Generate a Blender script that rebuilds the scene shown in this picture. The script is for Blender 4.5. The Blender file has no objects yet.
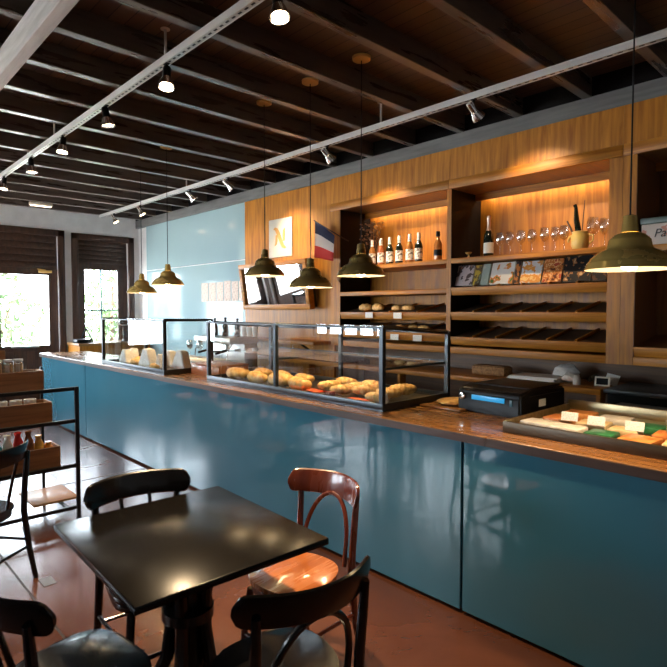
import bpy, bmesh, math, random
from mathutils import Vector, Matrix
random.seed(7)
PI = math.pi
C = bpy.context.scene.collection
sc = bpy.context.scene
R = math.radians

# ------------------------------------------------------------------ camera
CAM_H = 1.65
F_PX, CX, CY = 552.0, 333.5, 333.5
psi = math.atan((917 - CX) / math.hypot(F_PX, 23.5)); th = math.atan(23.5 / F_PX)
fw = Vector((-math.sin(psi) * math.cos(th), math.cos(psi) * math.cos(th), -math.sin(th)))
rt = Vector((math.cos(psi), math.sin(psi), 0)); up = rt.cross(fw)
cd = bpy.data.cameras.new('camera'); cam = bpy.data.objects.new('camera', cd); C.objects.link(cam)
cd.sensor_width = 36; cd.lens = F_PX / 667 * 36; cd.clip_start = .05; cd.clip_end = 200
cam.matrix_world = Matrix(((rt.x, up.x, -fw.x, 0), (rt.y, up.y, -fw.y, 0), (rt.z, up.z, -fw.z, CAM_H), (0, 0, 0, 1)))
sc.camera = cam

def on_y(u, v, y):          # point of the line of sight on a plane of known depth y
    d = fw + rt * ((u - CX) / F_PX) - up * ((v - CY) / F_PX)
    return d * (y / d.y) + Vector((0, 0, CAM_H))

# ------------------------------------------------------------------ materials
def mat(name, col, rough=.5, metal=0., emit=None, estr=0., coat=0., spec=.5, alpha=1.):
    m = bpy.data.materials.new(name); m.use_nodes = True
    b = m.node_tree.nodes['Principled BSDF']
    b.inputs['Base Color'].default_value = (*col, 1)
    b.inputs['Roughness'].default_value = rough; b.inputs['Metallic'].default_value = metal
    b.inputs['Coat Weight'].default_value = coat; b.inputs['Coat Roughness'].default_value = .08
    b.inputs['Specular IOR Level'].default_value = spec
    if emit: b.inputs['Emission Color'].default_value = (*emit, 1); b.inputs['Emission Strength'].default_value = estr
    return m

def noisy(name, c1, c2, scale=(1, 1, 1), nscale=5., rough=.5, rough2=None, coat=0., metal=0., detail=6, bump=0., dist=0., lo=.35, hi=.65, spec=.5, coat_rough=.08):
    m = mat(name, c1, rough, metal, coat=coat, spec=spec); nt = m.node_tree; b = nt.nodes['Principled BSDF']
    b.inputs['Coat Roughness'].default_value = coat_rough
    tc = nt.nodes.new('ShaderNodeTexCoord'); mp = nt.nodes.new('ShaderNodeMapping'); mp.inputs['Scale'].default_value = scale
    nz = nt.nodes.new('ShaderNodeTexNoise'); nz.inputs['Scale'].default_value = nscale; nz.inputs['Detail'].default_value = detail
    nz.inputs['Distortion'].default_value = dist
    cr = nt.nodes.new('ShaderNodeValToRGB')
    cr.color_ramp.elements[0].position = lo; cr.color_ramp.elements[1].position = hi
    cr.color_ramp.elements[0].color = (*c1, 1); cr.color_ramp.elements[1].color = (*c2, 1)
    L = nt.links.new
    L(tc.outputs['Object'], mp.inputs['Vector']); L(mp.outputs['Vector'], nz.inputs['Vector'])
    L(nz.outputs['Fac'], cr.inputs['Fac']); L(cr.outputs['Color'], b.inputs['Base Color'])
    if rough2 is not None:
        mr = nt.nodes.new('ShaderNodeMapRange'); mr.inputs['From Min'].default_value = lo; mr.inputs['From Max'].default_value = hi
        mr.inputs['To Min'].default_value = rough; mr.inputs['To Max'].default_value = rough2
        L(nz.outputs['Fac'], mr.inputs['Value']); L(mr.outputs['Result'], b.inputs['Roughness'])
    if bump:
        bp = nt.nodes.new('ShaderNodeBump'); bp.inputs['Strength'].default_value = bump; bp.inputs['Distance'].default_value = .01
        L(nz.outputs['Fac'], bp.inputs['Height']); L(bp.outputs['Normal'], b.inputs['Normal'])
    return m

def wood(name, c1, c2, axis='z', rough=.32, coat=.0, nscale=3., stretch=14., bump=.03, spec=.5):
    s = {'z': (stretch, stretch, .7), 'x': (.7, stretch, stretch), 'y': (stretch, .7, stretch)}[axis]
    return noisy(name, c1, c2, s, nscale, rough, rough + .12, coat=coat, detail=8, dist=.6, bump=bump, lo=.32, hi=.68, spec=spec)

def glass(name, tint=(1, 1, 1), refl=.9, rough=.0, extra=0.0):
    m = bpy.data.materials.new(name); m.use_nodes = True; nt = m.node_tree
    for n in list(nt.nodes):
        if n.type != 'OUTPUT_MATERIAL': nt.nodes.remove(n)
    out = nt.nodes['Material Output']
    tr = nt.nodes.new('ShaderNodeBsdfTransparent'); tr.inputs['Color'].default_value = (*tint, 1)
    gl = nt.nodes.new('ShaderNodeBsdfGlossy'); gl.inputs['Roughness'].default_value = rough; gl.inputs['Color'].default_value = (refl, refl, refl, 1)
    lw = nt.nodes.new('ShaderNodeLayerWeight'); lw.inputs['Blend'].default_value = .5
    pw = nt.nodes.new('ShaderNodeMath'); pw.operation = 'POWER'; pw.inputs[1].default_value = 5
    ad = nt.nodes.new('ShaderNodeMath'); ad.operation = 'MULTIPLY_ADD'; ad.inputs[1].default_value = .8; ad.inputs[2].default_value = .04 + extra; ad.use_clamp = True
    mx = nt.nodes.new('ShaderNodeMixShader')
    nt.links.new(lw.outputs['Facing'], pw.inputs[0]); nt.links.new(pw.outputs[0], ad.inputs[0]); nt.links.new(ad.outputs[0], mx.inputs['Fac'])
    nt.links.new(tr.outputs[0], mx.inputs[1]); nt.links.new(gl.outputs[0], mx.inputs[2]); nt.links.new(mx.outputs[0], out.inputs['Surface'])
    return m

def lines_mat(name, paper, ink, scale, vert=False, rough=.6):        # a page too small to read: rows of broken print
    m = mat(name, paper, rough); nt = m.node_tree; b = nt.nodes['Principled BSDF']; L = nt.links.new
    tc = nt.nodes.new('ShaderNodeTexCoord'); mp = nt.nodes.new('ShaderNodeMapping'); mp.inputs['Scale'].default_value = scale
    br = nt.nodes.new('ShaderNodeTexNoise'); br.inputs['Scale'].default_value = 1; br.inputs['Detail'].default_value = 0
    cr = nt.nodes.new('ShaderNodeValToRGB'); cr.color_ramp.elements[0].position = .52; cr.color_ramp.elements[1].position = .6
    cr.color_ramp.elements[0].color = (*paper, 1); cr.color_ramp.elements[1].color = (*ink, 1)
    L(tc.outputs['Object'], mp.inputs['Vector']); L(mp.outputs[0], br.inputs['Vector']); L(br.outputs['Fac'], cr.inputs['Fac']); L(cr.outputs[0], b.inputs['Base Color'])
    return m

M = {}
M['oak'] = wood('oak_veneer', (.29, .097, .007), (.53, .212, .019), 'z', .36, coat=.0, stretch=9, spec=.35)
M['oak_h'] = wood('oak_horizontal', (.29, .097, .007), (.53, .212, .02), 'x', .36, spec=.35)
M['oak_y'] = wood('oak_depthwise', (.2, .09, .024), (.36, .17, .05), 'y', .35, coat=.1)
M['oak_dark'] = wood('oak_tray', (.10, .042, .012), (.2, .085, .026), 'x', .4)
M['worktop'] = wood('worktop_wood', (.20, .082, .024), (.33, .145, .042), 'x', .22, coat=.35, stretch=6)
M['edge'] = wood('worktop_edge', (.035, .016, .009), (.075, .035, .02), 'x', .35)
M['door'] = wood('door_wood', (.028, .012, .007), (.075, .032, .016), 'x', .4, stretch=8)
M['door_v'] = wood('door_wood_upright', (.03, .013, .008), (.085, .036, .018), 'z', .4, stretch=8)
M['lining_dark'] = wood('dark_lining', (.006, .0035, .002), (.012, .006, .003), 'z', .5, spec=.2)  # near-black wood tone, laid on left inner faces of shelf openings only
M['lining_red'] = wood('dark_red_oak', (.13, .05, .014), (.24, .10, .03), 'z', .4)
M['crate'] = wood('crate_wood', (.20, .085, .03), (.36, .165, .065), 'y', .5, stretch=9)
M['blue'] = noisy('blue_lacquered_glass', (.040, .146, .200), (.048, .163, .222), (1, 1, 1), 1.2, .05, .08, spec=.55, coat=.3, lo=.3, hi=.7, coat_rough=.03)
M['bluewall'] = noisy('pale_blue_glass', (.36, .50, .53), (.39, .53, .56), (1, 1, 1), 1.2, .10, .15, spec=.22, coat=.05, lo=.3, hi=.7)
M['blueedge'] = mat('panel_edge', (.03, .07, .09), .4)
M['plaster'] = noisy('plaster', (.84, .82, .80), (.92, .90, .88), (1, 1, 1), 6, .85, bump=.15)
M['greybeam'] = noisy('grey_painted_timber', (.12, .12, .118), (.17, .17, .165), (1, 8, 8), 3, .65, bump=.08)
M['whitebeam'] = noisy('weathered_white_timber', (.62, .60, .57), (.80, .78, .75), (1, 10, 10), 3, .6, bump=.1)
M['rafter'] = noisy('dark_stained_rafter', (.06, .045, .036), (.11, .082, .066), (10, 1, 10), 2, .26, .34, spec=.9)
M['rafter_side'] = mat('dark_blocking', (.004, .003, .003), .8, spec=.1)
M['black'] = mat('black_lacquer', (.005, .0045, .0045), .22, spec=.35, coat=.12)
M['tabletop'] = mat('black_tabletop', (.006, .005, .0045), .22, spec=.25)
M['mahog'] = noisy('red_brown_bentwood', (.085, .016, .008), (.13, .028, .012), (6, 6, 1), 3, .2, .28, coat=.5)
M['mahog_seat'] = noisy('red_brown_seat', (.26, .072, .018), (.36, .115, .03), (1, 10, 1), 3, .22, .3, coat=.4)
M['blackmetal'] = mat('black_metal', (.012, .012, .013), .38, .6)
M['gunmetal'] = mat('dark_steel_frame', (.06, .068, .075), .34, .85)
M['steel'] = noisy('brushed_steel', (.46, .45, .43), (.6, .59, .57), (1, 20, 20), 4, .28, .38, metal=1.)
M['track'] = mat('pale_grey_track', (.66, .64, .61), .42)
M['chrome'] = mat('chrome', (.75, .74, .72), .14, 1.)
M['brass'] = noisy('aged_brass', (.60, .41, .11), (.68, .47, .14), (1, 1, 1), 5, .22, .28, metal=.5)
M['brass_dark'] = noisy('dark_bronze', (.20, .14, .045), (.30, .215, .07), (1, 1, 1), 9, .24, .34, metal=.5)
M['gold'] = mat('polished_brass', (.85, .55, .17), .35, .2)
M['shade_in'] = mat('cream_shade_lining', (.85, .78, .62), .6)
M['bulb'] = mat('warm_bulb', (1, .8, .5), .4, emit=(1., .74, .42), estr=40)
M['spotglow'] = mat('spot_lens', (1, .85, .6), .4, emit=(1., .80, .55), estr=22)
M['led'] = mat('led_strip', (1, .9, .75), .4, emit=(1., .82, .62), estr=2.5)
M['glass'] = glass('clear_glass', (.97, .985, .98), .95, extra=.02)
M['winglass'] = glass('window_glass', (.97, .98, .98), .6)
M['glassware'] = glass('glassware', (.95, .95, .94), 1., .03, extra=.16)
M['mirror'] = mat('mirror_silver', (.88, .88, .88), .02, 1.)
M['white'] = mat('white_card', (.82, .81, .78), .6)
M['cream'] = mat('cream_paper', (.8, .74, .62), .7)
M['menu'] = lines_mat('printed_menu_paper', (.86, .70, .58), (.62, .44, .34), (26, 1, 75))
M['cardprint'] = lines_mat('printed_price_card', (.85, .83, .78), (.70, .67, .62), (110, 110, 260))
M['bakery'] = noisy('golden_crust', (.50, .21, .045), (.82, .52, .19), (1, 1, 1), 22, .45, .6, bump=.3)
M['bakery2'] = noisy('toasted_crust', (.52, .24, .055), (.82, .52, .19), (1, 1, 1), 30, .5, bump=.3)
M['orangepaper'] = mat('orange_red_liner', (.62, .085, .02), .6)
M['wrap'] = noisy('white_paper_wrap', (.62, .56, .5), (.8, .75, .7), (1, 1, 1), 18, .6, bump=.2)
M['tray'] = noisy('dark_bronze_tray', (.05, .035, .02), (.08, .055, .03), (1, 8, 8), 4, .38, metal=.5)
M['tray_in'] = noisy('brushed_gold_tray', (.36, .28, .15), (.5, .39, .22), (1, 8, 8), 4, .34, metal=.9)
M['printer'] = mat('black_plastic', (.003, .003, .0035), .4, spec=.18)
M['screen'] = mat('blue_display', (.01, .12, .22), .3, emit=(.02, .30, .62), estr=.8)
M['wicker'] = noisy('woven_wicker', (.18, .08, .025), (.42, .22, .08), (1, 1, 1), 55, .7, bump=.6)
M['wicker_r'] = noisy('red_brown_tray_wood', (.26, .075, .022), (.40, .13, .04), (2, 12, 12), 5, .35, coat=.2)
M['bottle_dark'] = mat('dark_bottle_glass', (.006, .010, .006), .1, coat=.6)
M['wine'] = mat('red_wine', (.02, .003, .006), .1)
M['bottle_amber'] = mat('amber_bottle', (.34, .13, .03), .12, coat=.6)
M['bottle_red'] = mat('rose_syrup_bottle', (.36, .10, .035), .12, coat=.6)
M['label'] = lines_mat('bottle_label', (.88, .86, .8), (.25, .22, .2), (40, 40, 60))
M['foil'] = mat('pink_gold_foil', (.75, .5, .4), .3, .7)
M['yellowpot'] = noisy('yellow_glazed_pot', (.55, .38, .09), (.68, .5, .16), (1, 1, 1), 8, .35)
M['leaf'] = noisy('garden_leaf', (.035, .075, .025), (.10, .17, .06), (1, 1, 1), 3, .5)
M['twig'] = mat('dried_twig', (.07, .035, .02), .8)
M['petal'] = noisy('dried_petal', (.22, .10, .04), (.40, .22, .10), (1, 1, 1), 20, .8)
M['rubber'] = mat('grey_plate_metal', (.10, .10, .11), .5, .2)
M['paving'] = noisy('pale_paving', (.55, .52, .48), (.68, .65, .60), (1, 1, 1), 2, .8)
M['navy'] = mat('navy_cloth', (.012, .016, .06), .75)
M['cloth_white'] = mat('white_cloth', (.78, .74, .68), .75)
M['cloth_red'] = mat('red_cloth', (.62, .03, .02), .75)
M['logo'] = mat('logo_tan', (.56, .28, .07), .4)
M['poster'] = mat('ivory_panel', (.60, .57, .48), .5)

def floor_mat():
    m = noisy('polished_red_concrete', (.060, .019, .009), (.12, .041, .020), (1, 1, 1), 1.8, .18, .30, detail=6, lo=.2, hi=.8, dist=.8, coat=.3, coat_rough=.12)
    return m
M['floor'] = floor_mat()

def plank_mat():
    m = mat('dark_ceiling_boards', (.03, .02, .016), .45); nt = m.node_tree; b = nt.nodes['Principled BSDF']; L = nt.links.new
    tc = nt.nodes.new('ShaderNodeTexCoord'); sx = nt.nodes.new('ShaderNodeSeparateXYZ'); L(tc.outputs['Object'], sx.inputs[0])
    def mth(op, a, bv):
        n = nt.nodes.new('ShaderNodeMath'); n.operation = op
        if isinstance(a, float): n.inputs[0].default_value = a
        else: L(a, n.inputs[0])
        n.inputs[1].default_value = bv
        return n.outputs[0]
    yy = mth('DIVIDE', sx.outputs['Y'], .105); fr = mth('FRACT', yy, 0); fl = mth('FLOOR', yy, 0)
    wn = nt.nodes.new('ShaderNodeTexWhiteNoise'); wn.noise_dimensions = '1D'; L(fl, wn.inputs['W'])
    cr = nt.nodes.new('ShaderNodeValToRGB'); cr.color_ramp.elements[0].color = (.075, .042, .030, 1); cr.color_ramp.elements[1].color = (.14, .078, .048, 1)
    L(wn.outputs['Value'], cr.inputs['Fac'])
    gap = mth('LESS_THAN', fr, .07)
    mx = nt.nodes.new('ShaderNodeMix'); mx.data_type = 'RGBA'; L(gap, mx.inputs['Factor']); L(cr.outputs[0], mx.inputs[6]); mx.inputs[7].default_value = (.004, .003, .003, 1)
    L(mx.outputs[2], b.inputs['Base Color'])
    return m
M['planks'] = plank_mat()

# ------------------------------------------------------------------ mesh helpers
class MB:
    def __init__(s): s.bm = bmesh.new(); s.mi = 0
    def _tag(s, faces):
        for f in faces: f.material_index = s.mi
    def m(s, i): s.mi = i; return s
    def box(s, x0, x1, y0, y1, z0, z1, bev=0., seg=2, mtx=None):
        b = bmesh.new()
        v = bmesh.ops.create_cube(b, size=1)['verts']
        for q in v: q.co = Vector(((x0 + x1) / 2 + q.co.x * (x1 - x0), (y0 + y1) / 2 + q.co.y * (y1 - y0), (z0 + z1) / 2 + q.co.z * (z1 - z0)))
        if bev: bmesh.ops.bevel(b, geom=list(b.edges), offset=bev, segments=seg, affect='EDGES', profile=.5)
        return s.merge(b, mtx)
    def merge(s, b, mtx=None):
        if mtx: bmesh.ops.transform(b, matrix=mtx, verts=b.verts)
        mp = {}
        for v in b.verts: mp[v] = s.bm.verts.new(v.co)
        for f in b.faces:
            try: nf = s.bm.faces.new([mp[v] for v in f.verts]); nf.material_index = s.mi
            except ValueError: pass
        b.free(); return s
    def tube(s, pts, r, seg=10, cap=True, flat=1.):
        pts = [Vector(p) for p in pts]; n = len(pts)
        rs = r if isinstance(r, (list, tuple)) else [r] * n
        rings = []; prev = None
        for i, p in enumerate(pts):
            t = (pts[min(i + 1, n - 1)] - pts[max(i - 1, 0)]).normalized()
            if prev is None:
                a = Vector((0, 0, 1)) if abs(t.z) < .9 else Vector((1, 0, 0))
                u = (a - t * a.dot(t)).normalized()
            else: u = (prev - t * prev.dot(t)).normalized()
            prev = u; w = t.cross(u)
            rings.append([s.bm.verts.new(p + (u * math.cos(2 * PI * k / seg) + w * flat * math.sin(2 * PI * k / seg)) * rs[i]) for k in range(seg)])
        fs = []
        for i in range(n - 1):
            for k in range(seg):
                fs.append(s.bm.faces.new((rings[i][k], rings[i][(k + 1) % seg], rings[i + 1][(k + 1) % seg], rings[i + 1][k])))
        if cap:
            fs.append(s.bm.faces.new(rings[0][::-1])); fs.append(s.bm.faces.new(rings[-1]))
        s._tag(fs); return s
    def lathe(s, prof, c=(0, 0, 0), seg=28, mtx=None):
        b = bmesh.new(); rings = []
        for r, z in prof:
            if r < 1e-6: rings.append([b.verts.new((c[0], c[1], c[2] + z))])
            else: rings.append([b.verts.new((c[0] + r * math.cos(2 * PI * k / seg), c[1] + r * math.sin(2 * PI * k / seg), c[2] + z)) for k in range(seg)])
        for a, d in zip(rings, rings[1:]):
            for k in range(seg):
                k2 = (k + 1) % seg
                q = ([a[0]] if len(a) == 1 else [a[k], a[k2]]) + ([d[0]] if len(d) == 1 else [d[k2], d[k]])
                if len(q) >= 3: b.faces.new(q)
        return s.merge(b, mtx)
    def prism(s, poly, z0, z1, bev=0., mtx=None):      # polygon in xy extruded along z
        b = bmesh.new()
        lo = [b.verts.new((x, y, z0)) for x, y in poly]; hi = [b.verts.new((x, y, z1)) for x, y in poly]
        n = len(poly)
        b.faces.new(lo[::-1]); b.faces.new(hi)
        for i in range(n): b.faces.new((lo[i], lo[(i + 1) % n], hi[(i + 1) % n], hi[i]))
        if bev:
            bmesh.ops.bevel(b, geom=[e for e in b.edges if abs(e.verts[0].co.z - e.verts[1].co.z) < 1e-6], offset=bev, segments=2, affect='EDGES', profile=.5)
        return s.merge(b, mtx)
    def ico(s, c, r, sub=2, scale=(1, 1, 1), jit=0., mtx=None):
        b = bmesh.new(); bmesh.ops.create_icosphere(b, subdivisions=sub, radius=r)
        for v in b.verts:
            k = 1 + random.uniform(-jit, jit)
            v.co = Vector((c[0] + v.co.x * scale[0] * k, c[1] + v.co.y * scale[1] * k, c[2] + v.co.z * scale[2] * k))
        return s.merge(b, mtx)
    def build(s, name, mats, parent=None, smooth=True, angle=35):
        bmesh.ops.recalc_face_normals(s.bm, faces=s.bm.faces)
        me = bpy.data.meshes.new(name); s.bm.to_mesh(me); s.bm.free()
        for m_ in (mats if isinstance(mats, (list, tuple)) else [mats]): me.materials.append(m_)
        if smooth:
            for p in me.polygons: p.use_smooth = True
            me.set_sharp_from_angle(angle=R(angle))
        o = bpy.data.objects.new(name, me); C.objects.link(o)
        if parent: o.parent = parent
        return o

def tag(o, label=None, cat=None, group=None, kind=None):
    if label: o['label'] = label
    if cat: o['category'] = cat
    if group: o['group'] = group
    if kind: o['kind'] = kind
    return o
def thing(name, label, cat, loc=(0, 0, 0), rz=0., group=None):
    o = bpy.data.objects.new(name, None); C.objects.link(o); o.empty_display_size = .1
    o.location = loc; o.rotation_euler = (0, 0, rz)
    return tag(o, label, cat, group)
def struct(name, mb, m, parent=None, **k):
    o = mb.build(name, m, parent, **k)
    if parent is None: o['kind'] = 'structure'
    return o
def copy_tree(o, loc=None, rz=None, label=None, group=None, parent=None):
    c = o.copy(); C.objects.link(c)
    if parent: c.parent = parent
    for ch in list(o.children): copy_tree(ch, parent=c)
    if loc is not None: c.location = loc
    if rz is not None: c.rotation_euler = (0, 0, rz)
    if label: c['label'] = label
    if group: c['group'] = group
    return c
ORD = ['first', 'second', 'third', 'fourth', 'fifth', 'sixth', 'seventh', 'eighth', 'ninth', 'tenth']

# ------------------------------------------------------------------ room shell
XF, XN, YL, YB = -9.95, 2.6, -3.2, 4.95
ZC, ZR = 3.43, 3.28
struct('floor', MB().box(XF - .2, XN + .2, YL - .2, YB + .15, -.1, 0), M['floor'], smooth=False)
struct('ceiling', MB().box(XF - .2, XN + .2, YL - .2, YB + .15, ZC, ZC + .06), M['planks'], smooth=False)

def wall_holes(name, axis, a0, a1, t0, t1, holes, m, ztop=ZC):
    mb = MB()
    def bx(p0, p1, z0, z1):
        if p1 - p0 < 1e-4 or z1 - z0 < 1e-4: return
        if axis == 'y': mb.box(t0, t1, p0, p1, z0, z1)
        else: mb.box(p0, p1, t0, t1, z0, z1)
    p = a0
    for h0, h1, z0, z1 in sorted(holes):
        bx(p, h0, 0, ztop); bx(h0, h1, 0, z0); bx(h0, h1, z1, ztop); p = h1
    bx(p, a1, 0, ztop)
    return struct(name, mb, m, smooth=False)

far_holes = [(1.22, 3.06, 0, 2.90), (3.34, 4.26, .90, 2.88), (-.95, .93, 0, 2.9)]
wall_holes('wall_far', 'y', YL, YB, XF - .2, XF, far_holes, M['plaster'])
left_holes = [(-9.7, -7.3, 1.05, 2.45), (-6.9, -4.5, 1.05, 2.45)]
wall_holes('wall_left', 'x', XF, XN, YL - .2, YL, left_holes, M['plaster'])
struct('wall_near', MB().box(XN, XN + .2, YL, YB, 0, ZC), M['plaster'], smooth=False)
wb = MB().box(XF, XN, YB, YB + .15, 0, ZC).box(XF, -4.66, 4.45, YB, 0, ZC).box(-4.66, XN, 4.45, YB, 3.13, ZC)
struct('wall_back', wb, M['plaster'], smooth=False)

# rafters across the room, carried by a white beam and by a grey beam along the back wall
n = 1
xr = 2.45
k = 0
for i in range(22):
    x = -.035 - 1.199 + .565 * 6 - .565 * i
    if x > XN - .1 or x < XF + .1: continue
    struct('trim_%d' % n, MB().box(x - .036, x + .036, YL, 4.395, ZR, ZC, .004, 1), M['rafter'], smooth=False); n += 1
struct('trim_%d' % n, MB().box(XF, XN, .904, .974, 3.12, ZR, .004, 1), M['whitebeam'], smooth=False); n += 1
struct('trim_%d' % n, MB().box(XF, XN, 4.395, 4.455, 3.145, 3.285, .004, 1), M['greybeam'], smooth=False); n += 1
struct('trim_%d' % n, MB().box(XF, XN, 4.396, 4.449, 3.286, ZC), M['rafter_side'], smooth=False); n += 1
# pale blue glass cladding in two rows and oak cladding beside the shelves
struct('trim_%d' % n, MB().box(-9.56, -6.462, 4.42, 4.45, 2.365, 3.144, .003, 1), M['bluewall'], smooth=False); n += 1
struct('trim_%d' % n, MB().box(-9.56, -6.462, 4.42, 4.45, .0, 2.345, .003, 1), M['bluewall'], smooth=False); n += 1
struct('trim_%d' % n, MB().box(-6.455, -4.655, 4.415, 4.45, 0, 3.144, .002, 1), M['oak'], smooth=False); n += 1
struct('trim_%d' % n, MB().box(-4.654, XN, 4.925, 4.95, 0, 1.244), M['oak_dark'], smooth=False); n += 1
# joints in the concrete floor: dark sealed saw cuts
struct('trim_%d' % n, MB().box(-5.506, -5.494, YL, 2.55, .0, .0015), mat('dark_joint', (.02, .012, .01), .6), smooth=False); n += 1
struct('trim_%d' % n, MB().box(XF, XN, .874, .886, .0, .0015), bpy.data.materials['dark_joint'], smooth=False); n += 1

# far double door and window, with dark wood casing and blind panels above
def door(name, y0, y1, glazed, z0=0., ztop=2.90, zg=2.23, gb=1.06, casing=.085):
    e = bpy.data.objects.new(name, None); C.objects.link(e); e['kind'] = 'structure'; e.location = (XF, (y0 + y1) / 2, 0)
    oy = -(y0 + y1) / 2
    def B(a, b, c, d, z, w): return (a - XF, b - XF, c + oy, d + oy, z, w)
    mb = MB()
    for (c, d, z, w) in ((y0 - casing, y0 + .02, z0, ztop + casing), (y1 - .02, y1 + casing, z0, ztop + casing), (y0 - casing, y1 + casing, ztop - .02, ztop + casing)):
        a = [XF + .001 - XF, .045, c + oy, d + oy, z, w]; mb.box(*a, .008)
    mb.build('casing', M['door_v'], e)
    mb = MB(); mb.box(-.16, -.10, y0 + .001 + oy, y1 - .001 + oy, zg + .10, ztop - .001)
    k = 5
    for i in range(k):
        h = (ztop - .02 - zg - .11) / k; z = zg + .11 + i * h
        mb.box(-.10, -.085, y0 + .03 + oy, y1 - .03 + oy, z + .006, z + h - .006, .004)
    mb.build('transom_panel', M['door'], e)
    return e, oy
e, oy = door('door_1', 1.22, 3.06, True)
for a, b in ((1.2205, 2.139), (2.141, 3.0595)):
    mb = MB(); g0, g1 = a + .055, b - .14
    if a < 2: g0, g1 = a + .14, b - .055
    zb, zt = 1.06, 2.23
    mb.box(-.13, -.085, a + oy, g0 + oy, .0008, 2.33).box(-.13, -.085, g1 + oy, b + oy, .0008, 2.33)
    mb.box(-.13, -.085, g0 + oy, g1 + oy, .0008, zb).box(-.13, -.085, g0 + oy, g1 + oy, zt, 2.33)
    for j in range(4):
        w = (g1 - g0) / 4
        mb.box(-.085, -.075, g0 + j * w + .008 + oy, g0 + (j + 1) * w - .008 + oy, .12, zb - .09, .003)
    lf = mb.build('door_leaf', M['door_v'], e)
    MB().box(-.112, -.104, g0 + oy, g1 + oy, zb, zt).build('glass_pane', M['winglass'], lf, smooth=False)
    MB().box(-.085, -.06, (g0 + g1) / 2 - .22 + oy, (g0 + g1) / 2 + .2 + oy, 1.03, 1.06, .004).build('push_bar', M['steel'], lf)
    c0 = b - .30 if a > 2 else a + .06
    MB().box(-.085, -.03, c0 + oy, c0 + .2 + oy, 2.27, 2.31, .006).tube([(-.05, c0 + .1 + oy, 2.315), (-.03, c0 - .02 + oy, 2.325)], .01).build('door_closer', M['gold'], lf)
e, oy = door('window_1', 3.34, 4.26, True, z0=.90, ztop=2.88, zg=2.36)
mb = MB(); g0, g1, zb, zt = 3.50, 4.085, .96, 2.36
mb.box(-.13, -.085, 3.3405 + oy, g0 + oy, .90, 2.47).box(-.13, -.085, g1 + oy, 4.2595 + oy, .90, 2.47)
mb.box(-.13, -.085, g0 + oy, g1 + oy, .90, zb).box(-.13, -.085, g0 + oy, g1 + oy, zt, 2.47)
sash = mb.build('sash', M['door_v'], e)
MB().box(-.125, -.095, 3.775 + oy, 3.80 + oy, zb, zt).box(-.125, -.095, g0 + oy, g1 + oy, 1.63, 1.655).build('glazing_bar', mat('blue_grey_paint', (.16, .3, .36), .5), sash)
MB().box(-.112, -.108, g0 + oy, g1 + oy, zb, zt).build('glass_pane', M['winglass'], sash, smooth=False)
e, oy = door('door_2', -.95, .93, True)
mb = MB()
for a, b in ((-.9495, -.011), (-.009, .9295)):
    mb.box(-.13, -.085, a + oy, a + .1 + oy, .0008, 2.33).box(-.13, -.085, b - .1 + oy, b + oy, .0008, 2.33).box(-.13, -.085, a + .1 + oy, b - .1 + oy, .0008, 1.0).box(-.13, -.085, a + .1 + oy, b - .1 + oy, 2.23, 2.33)
lf = mb.build('door_leaf', M['door_v'], e)
MB().box(-.112, -.108, -.8495 + oy, -.111 + oy, 1.0, 2.23).build('glass_pane', M['winglass'], lf, smooth=False)
MB().box(-.112, -.108, .091 + oy, .8295 + oy, 1.0, 2.23).build('glass_pane', M['winglass'], lf, smooth=False)
for i, (a, b, z0, z1) in enumerate(left_holes):
    e = bpy.data.objects.new('window_%d' % (i + 2), None); C.objects.link(e); e['kind'] = 'structure'; e.location = ((a + b) / 2, YL, 0)
    w = (b - a) / 2; mb = MB()
    mb.box(-w + .0005, -w + .06, -.14, -.06, z0 + .001, z1 - .001).box(w - .06, w - .0005, -.14, -.06, z0 + .001, z1 - .001).box(-w + .0605, w - .0605, -.14, -.001, z0 + .001, z0 + .06).box(-w + .06, w - .06, -.14, -.06, z1 - .06, z1 - .001)
    for k in range(1, 5):
        x = -w + 2 * w * k / 5; mb.box(x - .03, x + .03, -.135, -.065, z0 + .06, z1 - .06)
    mb.build('frame', M['door_v'], e)
    MB().box(-w + .06, w - .06, -.104, -.100, z0 + .06, z1 - .06).build('glass_pane', M['winglass'], e, smooth=False)

# ------------------------------------------------------------------ outside
struct('ground', MB().box(-22, 8, -14, 10, -.3, -.12), M['paving'], smooth=False)
def bush(name, label, c, r, h, nleaf, seed):
    rnd = random.Random(seed)
    t = thing(name, label, 'shrub', (c[0], c[1], -.12), 0, 'shrubs in the garden outside')
    mb = MB()
    for i in range(5):
        a = rnd.uniform(0, 2 * PI); mb.tube([(0, 0, 0), (.2 * r * math.cos(a), .2 * r * math.sin(a), h * .4), (.55 * r * math.cos(a), .55 * r * math.sin(a), h * .8)], [.05, .035, .015], 6)
    mb.build('stem', M['twig'], t)
    mb = MB()
    for i in range(nleaf):
        u = rnd.random() ** .45; a = rnd.uniform(0, 2 * PI); q = rnd.uniform(-1, 1); s_ = math.sqrt(1 - q * q)
        p = Vector((r * u * s_ * math.cos(a), r * u * s_ * math.sin(a), h * .52 + h * .48 * u * q))
        d = Vector((rnd.gauss(0, 1), rnd.gauss(0, 1), rnd.gauss(0, 1))).normalized(); w = d.orthogonal().normalized(); L_ = rnd.uniform(.07, .13)
        vs = [mb.bm.verts.new(p + d * L_), mb.bm.verts.new(p + w * L_ * .4), mb.bm.verts.new(p - d * L_), mb.bm.verts.new(p - w * L_ * .4)]
        mb.bm.faces.new(vs)
    tag(mb.build('foliage', M['leaf'], t, smooth=False), kind=None)
bush('garden_shrub', 'tall leafy green shrub in the garden behind the double door glass', (-13.6, 2.7), 1.15, 2.7, 1300, 1)
bush('garden_shrub', 'leafy green shrub seen through the small four-pane window', (-13.2, 5.2), 1.0, 2.9, 1150, 2)

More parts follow.
